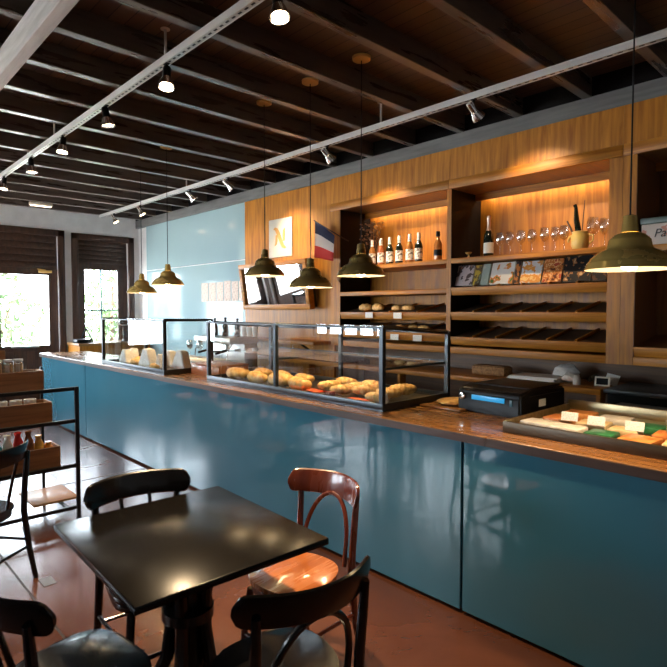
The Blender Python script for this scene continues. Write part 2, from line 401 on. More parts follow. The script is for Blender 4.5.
# ------------------------------------------------------------------ long counter
YC = 2.52
segs = [(-9.07, -7.275, 'leftmost and shortest blue counter unit at the far end by the doors', 0), (-7.262, -1.662, 'longest glossy blue counter unit, under the two glass display cases', 1), (-1.648, 1.6, 'blue counter unit nearest the camera, under the pastry tray', 2)]
for x0, x1, lab, i in segs:
    t = thing('counter_unit', lab, 'counter', ((x0 + x1) / 2, YC, 0), 0, None)
    w = (x1 - x0) / 2
    MB().box(-w, w, 0, .022, .02, .945, .003, 1).build('front_panel', M['blue'], t, smooth=False)
    MB().box(-w + .01, w - .01, .024, .62, .10, .944).build('carcass', M['blueedge'], t, smooth=False)
    MB().box(-w + .01, w - .01, .06, .55, 0, .099).build('plinth', M['blackmetal'], t, smooth=False)
    if i == 0: MB().box(-w, -w + .02, .0225, .62, .02, .945).build('end_panel', M['blue'], t, smooth=False)
for x0, x1, lab in ((-9.08, -1.50, 'long polished wooden countertop carrying the two glass display cases'), (-1.497, 1.62, 'wooden countertop section under the pastry tray at the right')):
    t = thing('countertop', lab, 'countertop', ((x0 + x1) / 2, YC, .948), 0)
    w = (x1 - x0) / 2
    MB().box(-w, w, -.03, .66, .008, .052, .003, 1).build('slab', M['worktop'], t, smooth=False)
    MB().box(-w, w, -.034, -.0305, .004, .046).build('edge_band', M['edge'], t, smooth=False)
ZT = 1.0015

# ------------------------------------------------------------------ glass display cases
def display_case(label, x0, x1, y0, y1, h0, h1, frame, posts_x, midrail):
    t = thing('display_case', label, 'display case', ((x0 + x1) / 2, (y0 + y1) / 2, ZT))
    w, d = (x1 - x0) / 2, (y1 - y0) / 2
    r = .016
    mb = MB().box(-w, w, -d, d, 0, .012).box(-w, w, -d, -d + .025, .012, .05, .003).box(-w, w, d - .025, d, .012, .05, .003).box(-w, -w + .025, -d + .025, d - .025, .012, .05).box(w - .025, w, -d + .025, d - .025, .012, .05)
    mb.build('base_frame', M['gunmetal'], t)
    for px, py, hh in [(-w + r, -d + r, h0), (w - r, -d + r, h0), (-w + r, d - r, h1), (w - r, d - r, h1)] + [(p - (x0 + x1) / 2, -d + r, h0) for p in posts_x] + [(p - (x0 + x1) / 2, d - r, h1) for p in posts_x]:
        MB().box(px - r, px + r, py - r, py + r, .05, hh - .02, .002, 1).build('post', frame, t)
    mb = MB()
    mb.box(-w, w, -d, -d + .012, h0 - .02, h0 - .008, .002, 1).box(-w, w, d - .022, d, h1 - .02, h1, .002, 1)
    for sx in (-1, 1):
        mb.tube([(sx * (w - .013), -d + .01, h0 - .008), (sx * (w - .013), d - .01, h1 - .008)], .014, 4)
    for p in posts_x:
        mb.tube([(p - (x0 + x1) / 2, -d + .01, h0 - .008), (p - (x0 + x1) / 2, d - .01, h1 - .008)], .011, 4)
    mb.build('top_frame', frame, t)
    MB().box(-w + .03, w - .03, -d + .0125, -d + .0175, .05, h0 - .02).build('front_glass', M['glass'], t, smooth=False)
    for sx in (-1, 1):
        a = sx * (w - .008); MB().box(a - .0025, a + .0025, -d + .033, d - .033, .05, h1 - .025).build('side_glass', M['glass'], t, smooth=False)
    b = bmesh.new(); vs = [b.verts.new(p) for p in ((-w, -d, h0 - .004), (w, -d, h0 - .004), (w, d, h1 + .002), (-w, d, h1 + .002))]
    f = b.faces.new(vs); q = bmesh.ops.extrude_face_region(b, geom=[f]); bmesh.ops.translate(b, verts=[v for v in q['geom'] if isinstance(v, bmesh.types.BMVert)], vec=(0, 0, .005))
    MB().merge(b).build('top_glass', M['glass'], t, smooth=False)
    if midrail:
        for (a, b_) in midrail:
            a -= (x0 + x1) / 2; b_ -= (x0 + x1) / 2
            sh = MB().box(a, b_, -d + .12, d - .035, .275, .281).build('shelf_glass', M['glass'], t, smooth=False)
            MB().box(a, b_, d - .033, d - .018, .262, .285).box(a, a + .014, -d + .033, d - .034, .26, .274).box(b_ - .014, b_, -d + .033, d - .034, .26, .274).build('shelf_rail', M['gunmetal'], sh)
    return t
display_case('glass display case nearer the camera, full of croissants', -4.46, -2.315, 2.62, 3.36, .548, .495, M['gunmetal'], [-3.44], [(-4.43, -3.45), (-3.43, -2.34)])
display_case('glass display case at the far end of the counter with wrapped sandwiches', -6.74, -5.13, 2.535, 3.10, .555, .55, M['blackmetal'], [], [])

# pastries -------------------------------------------------------------------
def croissant_mesh(L=.17, r=.042, bend=.05, ridges=7, seed=0):
    mb = MB(); n_ = 29; pts = []; rs = []
    rnd = random.Random(seed)
    for i in range(n_):
        s_ = i / (n_ - 1) * 2 - 1
        pts.append((s_ * L / 2, bend * s_ * s_ - bend * .4, 0))
        env = max(.0, 1 - abs(s_) ** 2.2) ** .6
        rid = .86 + .16 * abs(math.sin((s_ + 1) * ridges * PI / 2))
        rs.append(max(.006, r * (.22 + .78 * env) * rid))
    mb.tube(pts, rs, 14)
    for v in mb.bm.verts: v.co.z = v.co.z * .86 * (1 + rnd.uniform(-.03, .03))
    zmin = min(v.co.z for v in mb.bm.verts)
    for v in mb.bm.verts: v.co.z -= zmin
    return mb
cr0 = croissant_mesh(.20, .052, .05).build('croissant', M['bakery'], angle=80)
crm = cr0.data; C.objects.unlink(cr0); bpy.data.objects.remove(cr0)
def croissant(x, y, z, rz, sc_, label, group):
    o = bpy.data.objects.new('croissant', crm); C.objects.link(o); o.location = (x, y, z); o.rotation_euler = (0, 0, rz); o.scale = (sc_,) * 3
    tag(o, label, 'croissant', group); return o
ZB = ZT + .0135
left_c = [(238, 2.84, .3, 1.22), (258, 2.80, -.2, 1.22), (281, 2.84, .25, 1.25), (300, 2.80, -.15, 1.2), (263, 3.10, .2, 1.0), (284, 3.10, -.3, 1.0), (304, 3.08, .1, 1.0)]
for i, (u, y, rz, s_) in enumerate(left_c):
    lab = '%s large croissant from the left in the front row of the left bay' % ORD[i] if i < 4 else '%s croissant from the left in the back row of the left bay' % ORD[i - 4]
    croissant(on_y(u, 380, y).x, y, ZB, rz, s_, lab, 'croissants in the near display case')
right_c = [(330, 2.94, 1.2, .92), (342, 2.86, 1.0, .86), (354, 3.0, 1.25, .9), (366, 2.95, 1.0, .98), (377, 2.77, .25, .85), (389, 2.98, .6, .9), (403, 3.17, .9, .98), (346, 3.19, .3, .9), (372, 3.2, .2, .9)]
for i, (u, y, rz, s_) in enumerate(right_c):
    lab = ('%s croissant from the left in the front row of the right bay' % ORD[i]) if i < 7 else '%s croissant from the left at the back of the right bay' % ORD[i - 7]
    croissant(on_y(u, 390, y).x, y, ZB + .006, rz, s_, lab, 'croissants in the near display case')
def flat_item(name, label, cat, x, y, z, lx, ly, h, m, rz=0., group=None, bev=.004):
    o = MB().box(-lx / 2, lx / 2, -ly / 2, ly / 2, 0, h, bev).build(name, m); o.location = (x, y, z); o.rotation_euler = (0, 0, rz); return tag(o, label, cat, group)
flat_item('paper_liner', 'orange-red paper liner under pastries at the middle of the near case', 'paper liner', -3.27, 2.80, ZB, .26, .22, .003, M['orangepaper'], 0, None, 0)
flat_item('paper_liner', 'orange-red paper liner at the right end of the near case', 'paper liner', -2.66, 2.76, ZB, .30, .17, .003, M['orangepaper'], 0, None, 0)
flat_item('paper_slip', 'white paper slip with a dark red mark at the front of the near case', 'paper slip', -3.02, 2.72, ZB, .22, .12, .004, M['white'], .1, None, 0)
flat_item('sauce_jar_lid', 'small dark red square tub beside the white slip in the near case', 'tub', -2.93, 2.74, ZB + .0045, .05, .06, .035, mat('dark_berry', (.12, .01, .012), .4), .2, None)
t = MB().tube([(0, 0, 0), (.005, 0, .09)], [.028, .012], 8).build('paper_cone', M['wrap']); t.location = (-2.36, 2.70, ZB); t.rotation_euler = (0, 0, .4)
tag(t, 'small white paper cone at the right front corner of the near case', 'paper cone')
def wrapped(label, x, y, s_, rz):
    mb = MB(); b = bmesh.new()
    vs = [b.verts.new(p) for p in ((-.10, -.05, 0), (.10, -.05, 0), (.10, .05, 0), (-.10, .05, 0), (-.02, -.045, .17), (.05, -.045, .165), (.05, .045, .165), (-.02, .045, .17))]
    for f in ((0, 3, 2, 1), (4, 5, 6, 7), (0, 1, 5, 4), (1, 2, 6, 5), (2, 3, 7, 6), (3, 0, 4, 7)): b.faces.new([vs[i] for i in f])
    bmesh.ops.bevel(b, geom=list(b.edges), offset=.008, segments=2, affect='EDGES')
    mb.merge(b); o = mb.build('wrapped_sandwich', M['wrap']); o.location = (x, y, ZB); o.rotation_euler = (0, 0, rz); o.scale = (s_,) * 3
    return tag(o, label, 'sandwich', 'paper wrapped sandwiches in the far case')
for (u, y, s_, rz, lab) in [(126, 2.75, .95, .1, 'white paper wrapped sandwich farthest left in the far case'), (134, 2.90, .95, -.2, 'second white wrapped sandwich from the left in the far case, set back'), (148, 2.74, 1.2, .2, 'tallest white wrapped sandwich in the middle of the far case'), (161, 2.82, .85, -.1, 'white wrapped sandwich just left of the black case post')]:
    wrapped(lab, on_y(u, 360, y).x, y, s_, rz)
o = wrapped('white wrapped sandwich just right of the black case post', on_y(170, 360, 2.92).x, 2.92, 1.05, .1)
o = wrapped('rightmost white wrapped sandwich, seen through the case end glass', on_y(179, 360, 2.92).x + .05, 2.92, 1.15, .2)
for i, (u, y, rz, s_) in enumerate([(137, 2.72, .2, .9), (155, 2.64, -.2, .8), (141, 2.9, .5, .85)]):
    croissant(on_y(u, 362, y).x, y, ZB, rz, s_, ['orange-gold croissant between the two left wrapped sandwiches', 'small golden croissant in front of the tallest wrapped sandwich', 'golden croissant at the back of the far case'][i], 'croissants in the far case')

# between the cases
t = thing('serving_tray', 'red-brown wooden tray box between the two display cases', 'tray', (-4.79, 2.96, ZT), .0)
MB().box(-.26, .26, -.17, .17, 0, .015).box(-.26, .26, -.17, -.15, .015, .10, .004).box(-.26, .26, .15, .17, .015, .10, .004).box(-.26, -.24, -.15, .15, .015, .10).box(.24, .26, -.15, .15, .015, .10).build('body', M['wicker_r'], t)
MB().box(-.265, .265, -.175, .175, .1005, .118, .006).build('lid', M['wicker_r'], t)
def lathe_thing(name, label, cat, loc, prof, m, group=None, seg=24):
    o = MB().lathe(prof, seg=seg).build(name, m); o.location = loc; return tag(o, label, cat, group)
def wine_glass(label, loc, s_=1., group=None, wine=False, flute=False):
    t = thing('wine_glass', label, 'glass', loc, 0, group); t.scale = (s_,) * 3
    if flute: bowl = [(.005, .085), (.022, .11), (.028, .15), (.027, .19), (.024, .215), (.0225, .215), (.0255, .19), (.026, .15), (.020, .112), (0, .09)]
    else: bowl = [(.005, .085), (.03, .105), (.040, .14), (.038, .17), (.031, .205), (.0295, .205), (.036, .17), (.038, .14), (.028, .108), (0, .09)]
    MB().lathe(bowl).build('bowl', M['glassware'], t, angle=60)
    MB().lathe([(0, .084), (.004, .083), (.0035, .02), (.006, .008), (.034, .003), (.035, 0), (0, 0)]).build('stem', M['glassware'], t, angle=60)
    if wine: MB().lathe([(0, .092), (.027, .11), (.037, .14), (.0365, .15), (0, .15)]).build('wine', M['wine'], t)
    return t
wine_glass('glass of red wine on the service table in front of the blue wall', (on_y(190, 350, 3.36).x, 3.36, 1.0815), 1.0, None, True)
wine_glass('empty wine glass beside the glass of red wine', (on_y(200, 350, 3.36).x, 3.36, 1.0815), 1.0)

t = thing('service_ledge', 'narrow pale service table behind the counter carrying the two wine glasses', 'table', (-5.9, 3.36, 0))
MB().box(-.5, .5, -.13, .13, 1.05, 1.08, .004).build('top', M['white'], t)
for x in (-.46, .46):
    for y in (-.1, .1): MB().box(x - .015, x + .015, y - .015, y + .015, 0, 1.0495).build('leg', M['blackmetal'], t)
# board with flatbread between case and register
t = flat_item('serving_board', 'low wooden board lying between the near case and the black register', 'board', -2.13, 3.17, ZT, .32, .40, .014, M['worktop'], .0)
o = MB().ico((0, 0, 0), .1, 3, (1.3, 1.5, .17), .03).build('flatbread', M['bakery2']); o.location = (-2.13, 3.17, ZT + .031); tag(o, 'flat golden bread on the low board beside the register', 'bread')

# cash register --------------------------------------------------------------
reg = thing('cash_register', 'black register with a blue display strip on the countertop', 'cash register', (-1.80, 3.30, ZT), R(-3))
w, d = .225, .27
b = bmesh.new()
pr = [(-d, 0), (d, 0), (d, .155), (-d + .12, .165), (-d + .02, .15), (-d, .12)]
vsL = [b.verts.new((-w, y, z)) for y, z in pr]; vsR = [b.verts.new((w, y, z)) for y, z in pr]
b.faces.new(vsL); b.faces.new(vsR[::-1])
for i in range(6): b.faces.new((vsL[i], vsR[i], vsR[(i + 1) % 6], vsL[(i + 1) % 6]))
bmesh.ops.bevel(b, geom=list(b.edges), offset=.012, segments=3, affect='EDGES')
MB().merge(b).build('body', M['printer'], reg)
MB().box(-w + .03, w - .02, -d + .13, d - .03, .160, .172, .004).build('lid', M['printer'], reg)
MB().box(-.115, .12, -d - .004, -d + .01, .083, .113, .002).build('display', M['screen'], reg)
MB().lathe([(0, 0), (.024, 0), (.024, .008), (.018, .014), (0, .016)], mtx=Matrix.Translation((-.185, -d - .0, .10)) @ Matrix.Rotation(R(90), 4, 'X')).build('knob', M['chrome'], reg)
MB().box(.155, .175, -d - .004, -d + .01, .07, .11, .002).build('button', mat('blue_button', (.03, .10, .14), .4), reg)
MB().box(w - .004, w + .003, -.06, .02, .055, .10).build('sticker', M['cardprint'], reg)
MB().box(w - .06, w + .004, -d + .10, d - .06, .125, .128).build('seam', M['gunmetal'], reg)

# bronze pastry tray ---------------------------------------------------------
tr = thing('pastry_tray', 'bronze metal pastry tray with raised back on the counter at right', 'tray', (-.98, 3.07, ZT), 0)
MB().box(-.503, .733, -.391, .391, 0, .022).build('base', M['tray_in'], tr)
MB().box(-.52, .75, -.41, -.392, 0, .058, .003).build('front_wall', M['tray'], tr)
MB().box(-.52, .75, .392, .41, 0, .085, .003).build('back_wall', M['tray_in'], tr)
MB().box(-.52, -.504, -.391, .391, 0, .062, .003).build('side_wall', M['tray_in'], tr)
MB().box(.734, .75, -.391, .391, 0, .062, .003).build('side_wall', M['tray_in'], tr)
zt = ZT + .0235
pal = {'w': noisy('powdered_icing', (.62, .56, .5), (.8, .76, .7), (1, 1, 1), 25, .6, bump=.2), 'o': noisy('apricot_glaze', (.58, .15, .03), (.78, .34, .10), (1, 1, 1), 14, .35, bump=.2), 'g': noisy('green_wrapper', (.01, .09, .04), (.04, .22, .09), (1, 1, 1), 14, .35), 'c': noisy('cream_pastry', (.62, .42, .2), (.8, .62, .36), (1, 1, 1), 14, .5)}
items = [(-1.36, 2.80, .17, .13, 'w', 'leftmost white iced pastry slab in the bronze tray'), (-1.20, 2.78, .15, .13, 'w', 'second white iced pastry slab in the front of the bronze tray'), (-1.33, 3.00, .16, .14, 'o', 'leftmost apricot pastry slab behind the white iced one'), (-1.15, 2.98, .15, .14, 'c', 'cream pastry slab behind the second price card'),
         (-1.03, 2.76, .13, .13, 'g', 'front green wrapped pastry in the bronze tray'), (-.98, 2.93, .14, .12, 'c', 'cream pastry slab between the green wrapped pastries'), (-.92, 3.10, .14, .13, 'g', 'rear green wrapped pastry beside the third price card'), (-.86, 2.76, .15, .15, 'o', 'orange glazed pastry in the front right of the bronze tray'), (-.78, 2.96, .15, .15, 'o', 'orange glazed pastry behind the front right one'), (-.70, 2.78, .13, .14, 'c', 'cream pastry slab under the clear cup'), (-1.12, 3.2, .16, .14, 'w', 'white pastry slab at the back of the bronze tray'), (-1.32, 3.22, .16, .14, 'o', 'orange pastry slab in the back left corner of the bronze tray')]
for x, y, lx, ly, k, lab in items:
    mb = MB().m(0).box(-lx / 2, lx / 2, -ly / 2, ly / 2, 0, .036, .008)
    o = mb.build('pastry_slab', pal[k]); o.location = (x, y, zt); o.rotation_euler = (0, 0, random.uniform(-.12, .12)); tag(o, lab, 'pastry', 'pastries in the bronze tray')
def price_card(label, loc, group, s_=1., tilt=R(-20), rz=0.):
    o = MB().box(-.04 * s_, .04 * s_, -.0015, .0015, 0, .045 * s_).build('price_card', M['cardprint'], smooth=False); o.location = loc; o.rotation_euler = (tilt, 0, rz)
    return tag(o, label, 'price card', group)
for i, (x, y) in enumerate([(-1.25, 2.905), (-1.105, 2.885), (-.925, 2.885)]):
    price_card(['leftmost white price card standing in the bronze pastry tray', 'middle white price card standing in the bronze pastry tray', 'rightmost white price card standing in the bronze pastry tray'][i], (x, y, zt + .038), 'price cards in the bronze tray', 1.05, R(-18), R(8))
o = MB().lathe([(.034, 0), (.042, .10), (.040, .10), (.032, .004), (0, .004)]).build('plastic_cup', M['glassware'], angle=60); o.location = (-.715, 2.765, zt + .0375); tag(o, 'clear cup standing on a pastry at the right frame edge of the tray', 'cup')

# ------------------------------------------------------------------ oak shelving along the back wall
YS, YSB = 4.36, 4.88
def cabinet(label, x0, x1, ox0, ox1, flat_sh, slant_sh, dividers, back=None):
    t = thing('shelf_cabinet', label, 'shelving', ((x0 + x1) / 2, YS, 0)); c = (x0 + x1) / 2
    MB().box(x0 - c, x1 - c, .0, .03, 2.862, 3.143).build('fascia', M['oak'], t, smooth=False)
    MB().box(x0 - c, x1 - c, -.012, .03, 2.775, 2.8615, .006).build('cornice', M['oak_h'], t)
    MB().box(x0 - c, ox0 - c, .0, .52, 1.245, 2.7745).build('side_panel', M['oak'], t, smooth=False)
    MB().box(ox1 - c, x1 - c, .0, .52, 1.245, 2.7745).build('side_panel', M['oak'], t, smooth=False)
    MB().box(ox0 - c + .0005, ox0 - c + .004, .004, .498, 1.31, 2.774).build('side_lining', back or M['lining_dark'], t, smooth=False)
    MB().box(x0 - c, x1 - c, .0305, .52, 2.78, 2.80).build('top_panel', M['oak_y'], t, smooth=False)
    MB().box(ox0 - c + .001, ox1 - c - .001, .50, .52, 1.31, 2.779).build('back_panel', back or M['oak'], t, smooth=False)
    MB().box(ox0 - c + .001, ox1 - c - .001, .0, .499, 1.245, 1.305, .003).build('bottom_rail', M['oak_h'], t)
    MB().box(ox0 - c + .001, ox1 - c - .001, .40, .415, 2.715, 2.7795).build('valance', M['oak_h'], t, smooth=False)
    if dividers: MB().box(ox0 - c + .03, ox1 - c - .03, .43, .45, 2.768, 2.7795).build('light_strip', M['led'], t, smooth=False)
    for z in flat_sh:
        MB().box(ox0 - c + .001, ox1 - c - .001, .0, .498, z - .045, z, .003).build('shelf', M['oak_h'], t)
    for z in slant_sh:
        a = math.atan2(.09, .49)
        mtx = Matrix.Translation((0, 0, z)) @ Matrix.Rotation(a, 4, 'X')
        sh = MB().box(ox0 - c + .001, ox1 - c - .001, .0, .49, -.03, -.012, mtx=mtx).build('shelf', M['oak_dark'], t, smooth=False)
        MB().box(ox0 - c + .001, ox1 - c - .001, -.002, .016, -.075, .0, .003, mtx=mtx).build('shelf_lip', M['oak_h'], sh)
        if dividers:
            k = dividers
            for j in range(1, k):
                x = ox0 - c + (ox1 - ox0) * j / k
                MB().box(x - .007, x + .007, .017, .488, -.0115, .012, mtx=mtx).build('divider', M['oak_h'], sh)
            for j in range(k):
                xa = ox0 - c + (ox1 - ox0) * j / k + .02; xb = ox0 - c + (ox1 - ox0) * (j + 1) / k - .02
                MB().box(xa, xb, .03, .48, -.0115, -.004, mtx=mtx).build('tray_mat', mat('dark_mat', (.055, .026, .012), .6) if 'dark_mat' not in bpy.data.materials else bpy.data.materials['dark_mat'], sh, smooth=False)
    return t
cabinet('left oak wall shelving with bottles and bread, beside the flag', -4.65, -3.035, -4.497, -3.057, [2.13, 1.853], [1.625, 1.42], 4)
cabinet('middle oak wall shelving with champagne, glasses and books', -3.033, -1.515, -3.01, -1.61, [2.13], [1.86, 1.63, 1.40], 6)
cabinet('right oak wall shelving at the frame edge behind the pendant lamp', -1.513, .6, -1.42, .5, [2.115], [1.38], 0, M['lining_red'])

# shelf contents: op 1
SH = 2.1315
def syrup_bottle(label, x, y, liquid, s_=1.):
    t = thing('bottle', label, 'bottle', (x, y, SH), 0, 'white labelled bottles on the top left shelf'); t.scale = (s_,) * 3
    MB().lathe([(0, 0), (.036, 0), (.038, .006), (.038, .15), (.032, .18), (.016, .21), (.014, .235), (0, .235)]).build('glass_body', liquid, t, angle=60)
    MB().lathe([(.0385, .03), (.0388, .03), (.0388, .135), (.0385, .135)]).build('label', M['label'], t)
    MB().lathe([(.0145, .2352), (.0165, .236), (.0165, .262), (.0165, .272), (.014, .285), (0, .285)]).build('cap', M['white'], t)
    MB().lathe([(.0185, .212), (.0188, .213), (.0175, .232), (.0165, .232)]).build('neck_band', M['white'], t)
    return t
liqs = [M['bottle_amber'], M['bottle_red'], M['bottle_dark'], M['bottle_dark'], M['bottle_amber'], M['bottle_dark']]
labs = ['leftmost white-labelled amber bottle beside the dried flowers', 'second white-labelled bottle from the left, reddish contents', 'third white-labelled bottle from the left, dark contents', 'fourth white-labelled bottle from the left, dark contents', 'fifth white-labelled bottle from the left, amber contents', 'sixth white-labelled bottle from the left, dark contents']
for i, u in enumerate([372.3, 380.9, 389.7, 399.2, 409.5, 418.7]):
    syrup_bottle(labs[i], on_y(u, 250, 4.50).x, 4.50, liqs[i], 1.0 + .012 * i)
t = thing('bottle', 'amber spirits bottle with a dark stopper, alone right of the white-labelled ones', 'bottle', (on_y(438, 250, 4.5).x, 4.5, SH))
MB().lathe([(0, 0), (.038, 0), (.04, .006), (.04, .16), (.03, .19), (.015, .215), (.013, .24), (0, .24)]).build('glass_body', M['bottle_amber'], t, angle=60)
MB().lathe([(.0135, .2402), (.02, .241), (.02, .29), (0, .292)]).build('stopper', M['printer'], t)
MB().lathe([(.0405, .05), (.0408, .05), (.0408, .11), (.0405, .11)]).build('label', M['printer'], t)
t = thing('dried_flower_bunch', 'bunch of dried brown flowers in a dark vase on the top left shelf', 'dried flowers', (-4.28, 4.68, SH))
MB().lathe([(0, 0), (.04, 0), (.05, .05), (.045, .12), (.03, .16), (.032, .17), (.028, .17), (.04, .12), (0, .02)]).build('vase', M['bottle_dark'], t)
mbs, mbp = MB(), MB()
for i in range(26):
    a = random.uniform(0, 2 * PI); s_ = random.uniform(.03, .15); h = random.uniform(.34, .52)
    tip = Vector((s_ * math.cos(a), .8 * s_ * math.sin(a), h)); mbs.tube([(0, 0, .06), tip * .5 + Vector((0, 0, .05)), tip], [.003, .0025, .0015], 5)
    for k in range(4): mbp.ico(tip + Vector((random.uniform(-.03, .03), random.uniform(-.03, .03), random.uniform(-.08, .02))), random.uniform(.008, .016), 1, (1, 1, .8), .2)
mbs.build('stem', M['twig'], t); tag(mbp.build('flower_heads', M['petal'], t), kind='stuff')
# bread
def loaf(label, x, y, z, rz, s_=1., group='bread loaves on the oak shelf'):
    mb = MB(); mb.ico((0, 0, 0), .1, 3, (1.05, .62, .56), .03)
    for v in mb.bm.verts:
        v.co.z = max(v.co.z, -.028); v.co.z += .006 * math.sin(v.co.x * 110) * (1 if v.co.z > 0 else 0)
        v.co.z += .028
    o = mb.build('bread_loaf', M['bakery2'], angle=80); o.location = (x, y, z); o.rotation_euler = (R(10), 0, rz); o.scale = (s_,) * 3
    return tag(o, label, 'bread', group)
for i, (u, lab) in enumerate([(366, 'leftmost golden loaf above the left price card on the oak shelf'), (378.5, 'second golden loaf from the left on the oak bread shelf'), (397, 'third golden loaf from the left on the oak bread shelf'), (408.5, 'rightmost golden loaf of four on the oak bread shelf')]):
    loaf(lab, on_y(u, 308, 4.47).x, 4.47, 1.652, [.3, -.2, .1, .3][i], [.82, .86, .62, .66][i])
for i, u in enumerate([400, 413, 424]):
    loaf(['leftmost roll on the lowest left oak shelf', 'middle roll on the lowest left oak shelf', 'rightmost roll on the lowest left oak shelf'][i], on_y(u, 332, 4.50).x, 4.50, 1.446, .1 * i, .62, 'rolls on the lowest left oak shelf')
for i, (x, z, lab) in enumerate([(-4.035, 1.585, 'price card under the two left loaves on the oak shelf'), (-3.64, 1.583, 'price card under the two right loaves on the oak shelf'), (-3.68, 1.362, 'left price card clipped to the lowest left oak shelf'), (-3.385, 1.362, 'right price card clipped to the lowest left oak shelf')]):
    price_card(lab, (x, 4.345, z - .02), 'price cards clipped to the oak bread shelves', 1.35, 0, 0)
# shelf contents: op 2
t = thing('champagne_bottle', 'dark champagne bottle with cream label and pale foil neck', 'bottle', (on_y(488.5, 250, 4.48).x, 4.48, SH))
MB().lathe([(0, 0), (.040, 0), (.045, .006), (.045, .16), (.038, .20), (.022, .235), (0, .235)]).build('glass_body', M['bottle_dark'], t, angle=60)
MB().lathe([(.0455, .03), (.0458, .03), (.0458, .125), (.0455, .125)]).build('label', M['cream'], t)
MB().lathe([(.0225, .2352), (.017, .26), (.0155, .33), (.018, .335), (.018, .362), (.012, .372), (0, .372)]).build('foil', M['foil'], t)
t = thing('foil_flower', 'small gold foil flower lying at the left end of the glass shelf', 'ornament', (on_y(468.5, 252, 4.45).x, 4.45, SH))
MB().tube([(0, 0, 0), (.004, 0, .03)], [.012, .006], 8).build('stem', M['gold'], t)
MB().lathe([(0, .03), (.02, .036), (.032, .05), (.028, .054), (.015, .045), (0, .042)], seg=10).build('petals', M['gold'], t)
for i, u in enumerate([500, 510, 521, 531.7, 544.3, 555, 564]):
    y = 4.47 + .03 * (i % 2)
    wine_glass('%s wine glass from the champagne bottle on the top middle shelf' % ORD[i], (on_y(u, 245, y).x, y, SH), 1.0, 'wine glasses on the top middle shelf', flute=False)
wine_glass('largest wine glass, standing just right of the yellow pot', (on_y(592.5, 245, 4.58).x, 4.58, SH), 1.28, 'wine glasses on the top middle shelf')
wine_glass('last wine glass on the shelf, against the oak pillar', (on_y(605, 240, 4.47).x, 4.46, SH), 1.1, 'wine glasses on the top middle shelf')
t = thing('yellow_pot', 'yellow glazed pot holding dark utensils on the top middle shelf', 'pot', (on_y(580, 240, 4.43).x, 4.43, SH))
MB().lathe([(0, 0), (.052, 0), (.066, .03), (.066, .10), (.056, .125), (.062, .135), (.057, .137), (.05, .122), (.058, .1), (.058, .03), (0, .012)]).build('body', M['yellowpot'], t, angle=60)
MB().tube([(-.057, 0, .105), (-.085, 0, .10), (-.095, 0, .075), (-.09, 0, .06)], [.012, .01, .009, .008], 8).build('spout', M['yellowpot'], t)
MB().tube([(.064, 0, .11), (.098, 0, .10), (.10, 0, .06), (.066, 0, .035)], .008, 8).build('handle', M['yellowpot'], t)
MB().tube([(.0, 0, .04), (-.015, 0, .15), (-.03, .0, .23), (-.036, 0, .33), (-.046, 0, .35)], [.02, .024, .021, .013, .014], 10).build('cactus_stem', M['bottle_dark'], t)
MB().tube([(.01, 0, .05), (.02, 0, .22), (.028, .01, .38)], [.005, .004, .003], 6).tube([(-.03, 0, .06), (-.075, 0, .17), (-.105, 0, .23)], [.008, .008, .006], 6).build('stick', M['twig'], t)

def cover(name, stops, scale, seed_loc=(0, 0, 0), rough=.6):
    m = mat(name, (1, 1, 1), rough, spec=.25); nt = m.node_tree; b_ = nt.nodes['Principled BSDF']; L = nt.links.new
    tc = nt.nodes.new('ShaderNodeTexCoord'); mp = nt.nodes.new('ShaderNodeMapping'); mp.inputs['Location'].default_value = seed_loc; mp.inputs['Scale'].default_value = (scale,) * 3
    v = nt.nodes.new('ShaderNodeTexNoise'); v.inputs['Scale'].default_value = 1; v.inputs['Detail'].default_value = 3
    cr = nt.nodes.new('ShaderNodeValToRGB'); cr.color_ramp.interpolation = 'CONSTANT'
    while len(cr.color_ramp.elements) < len(stops): cr.color_ramp.elements.new(.5)
    for el, (p, col) in zip(cr.color_ramp.elements, stops): el.position = p; el.color = (*col, 1)
    L(tc.outputs['Object'], mp.inputs[0]); L(mp.outputs[0], v.inputs['Vector']); L(v.outputs['Fac'], cr.inputs['Fac']); L(cr.outputs[0], b_.inputs['Base Color'])
    return m
cv = {
 'lav': cover('pale_lavender_cover', [(0, (.60, .52, .52)), (.52, (.10, .07, .07)), (.62, (.36, .18, .12))], 12),
 'yel': cover('yellow_green_cover', [(0, (.55, .40, .06)), (.5, (.10, .06, .03)), (.6, (.3, .36, .26))], 14, (3, 1, 0)),
 'grn': cover('sage_cover', [(0, (.36, .42, .36)), (.6, (.5, .52, .44))], 9, (7, 0, 2)),
 'wht': cover('white_flower_cover', [(0, (.72, .68, .62)), (.55, (.60, .22, .05)), (.62, (.08, .16, .04))], 13, (1, 5, 0)),
 'spi': cover('dark_orange_cover', [(0, (.03, .02, .02)), (.5, (.5, .18, .04))], 18, (2, 2, 2)),
 'org': cover('white_orange_cover', [(0, (.66, .64, .62)), (.5, (.62, .25, .04)), (.6, (.75, .5, .2))], 13, (4, 4, 1)),
 'food': cover('food_photo_cover', [(0, (.12, .03, .01)), (.42, (.5, .16, .03)), (.52, (.75, .45, .2)), (.58, (.4, .06, .02))], 22, (9, 1, 1)),
 'blk': cover('black_food_cover', [(0, (.012, .009, .008)), (.56, (.3, .13, .04)), (.64, (.6, .4, .2))], 20, (2, 9, 4)),
 'dk': cover('dark_photo_cover', [(0, (.016, .010, .008)), (.58, (.12, .05, .02))], 18, (6, 2, 4)),
 'pink': cover('pink_tin_print', [(0, (.70, .60, .52)), (.6, (.66, .28, .2)), (.68, (.2, .25, .2))], 16, (3, 3, 8)),
}
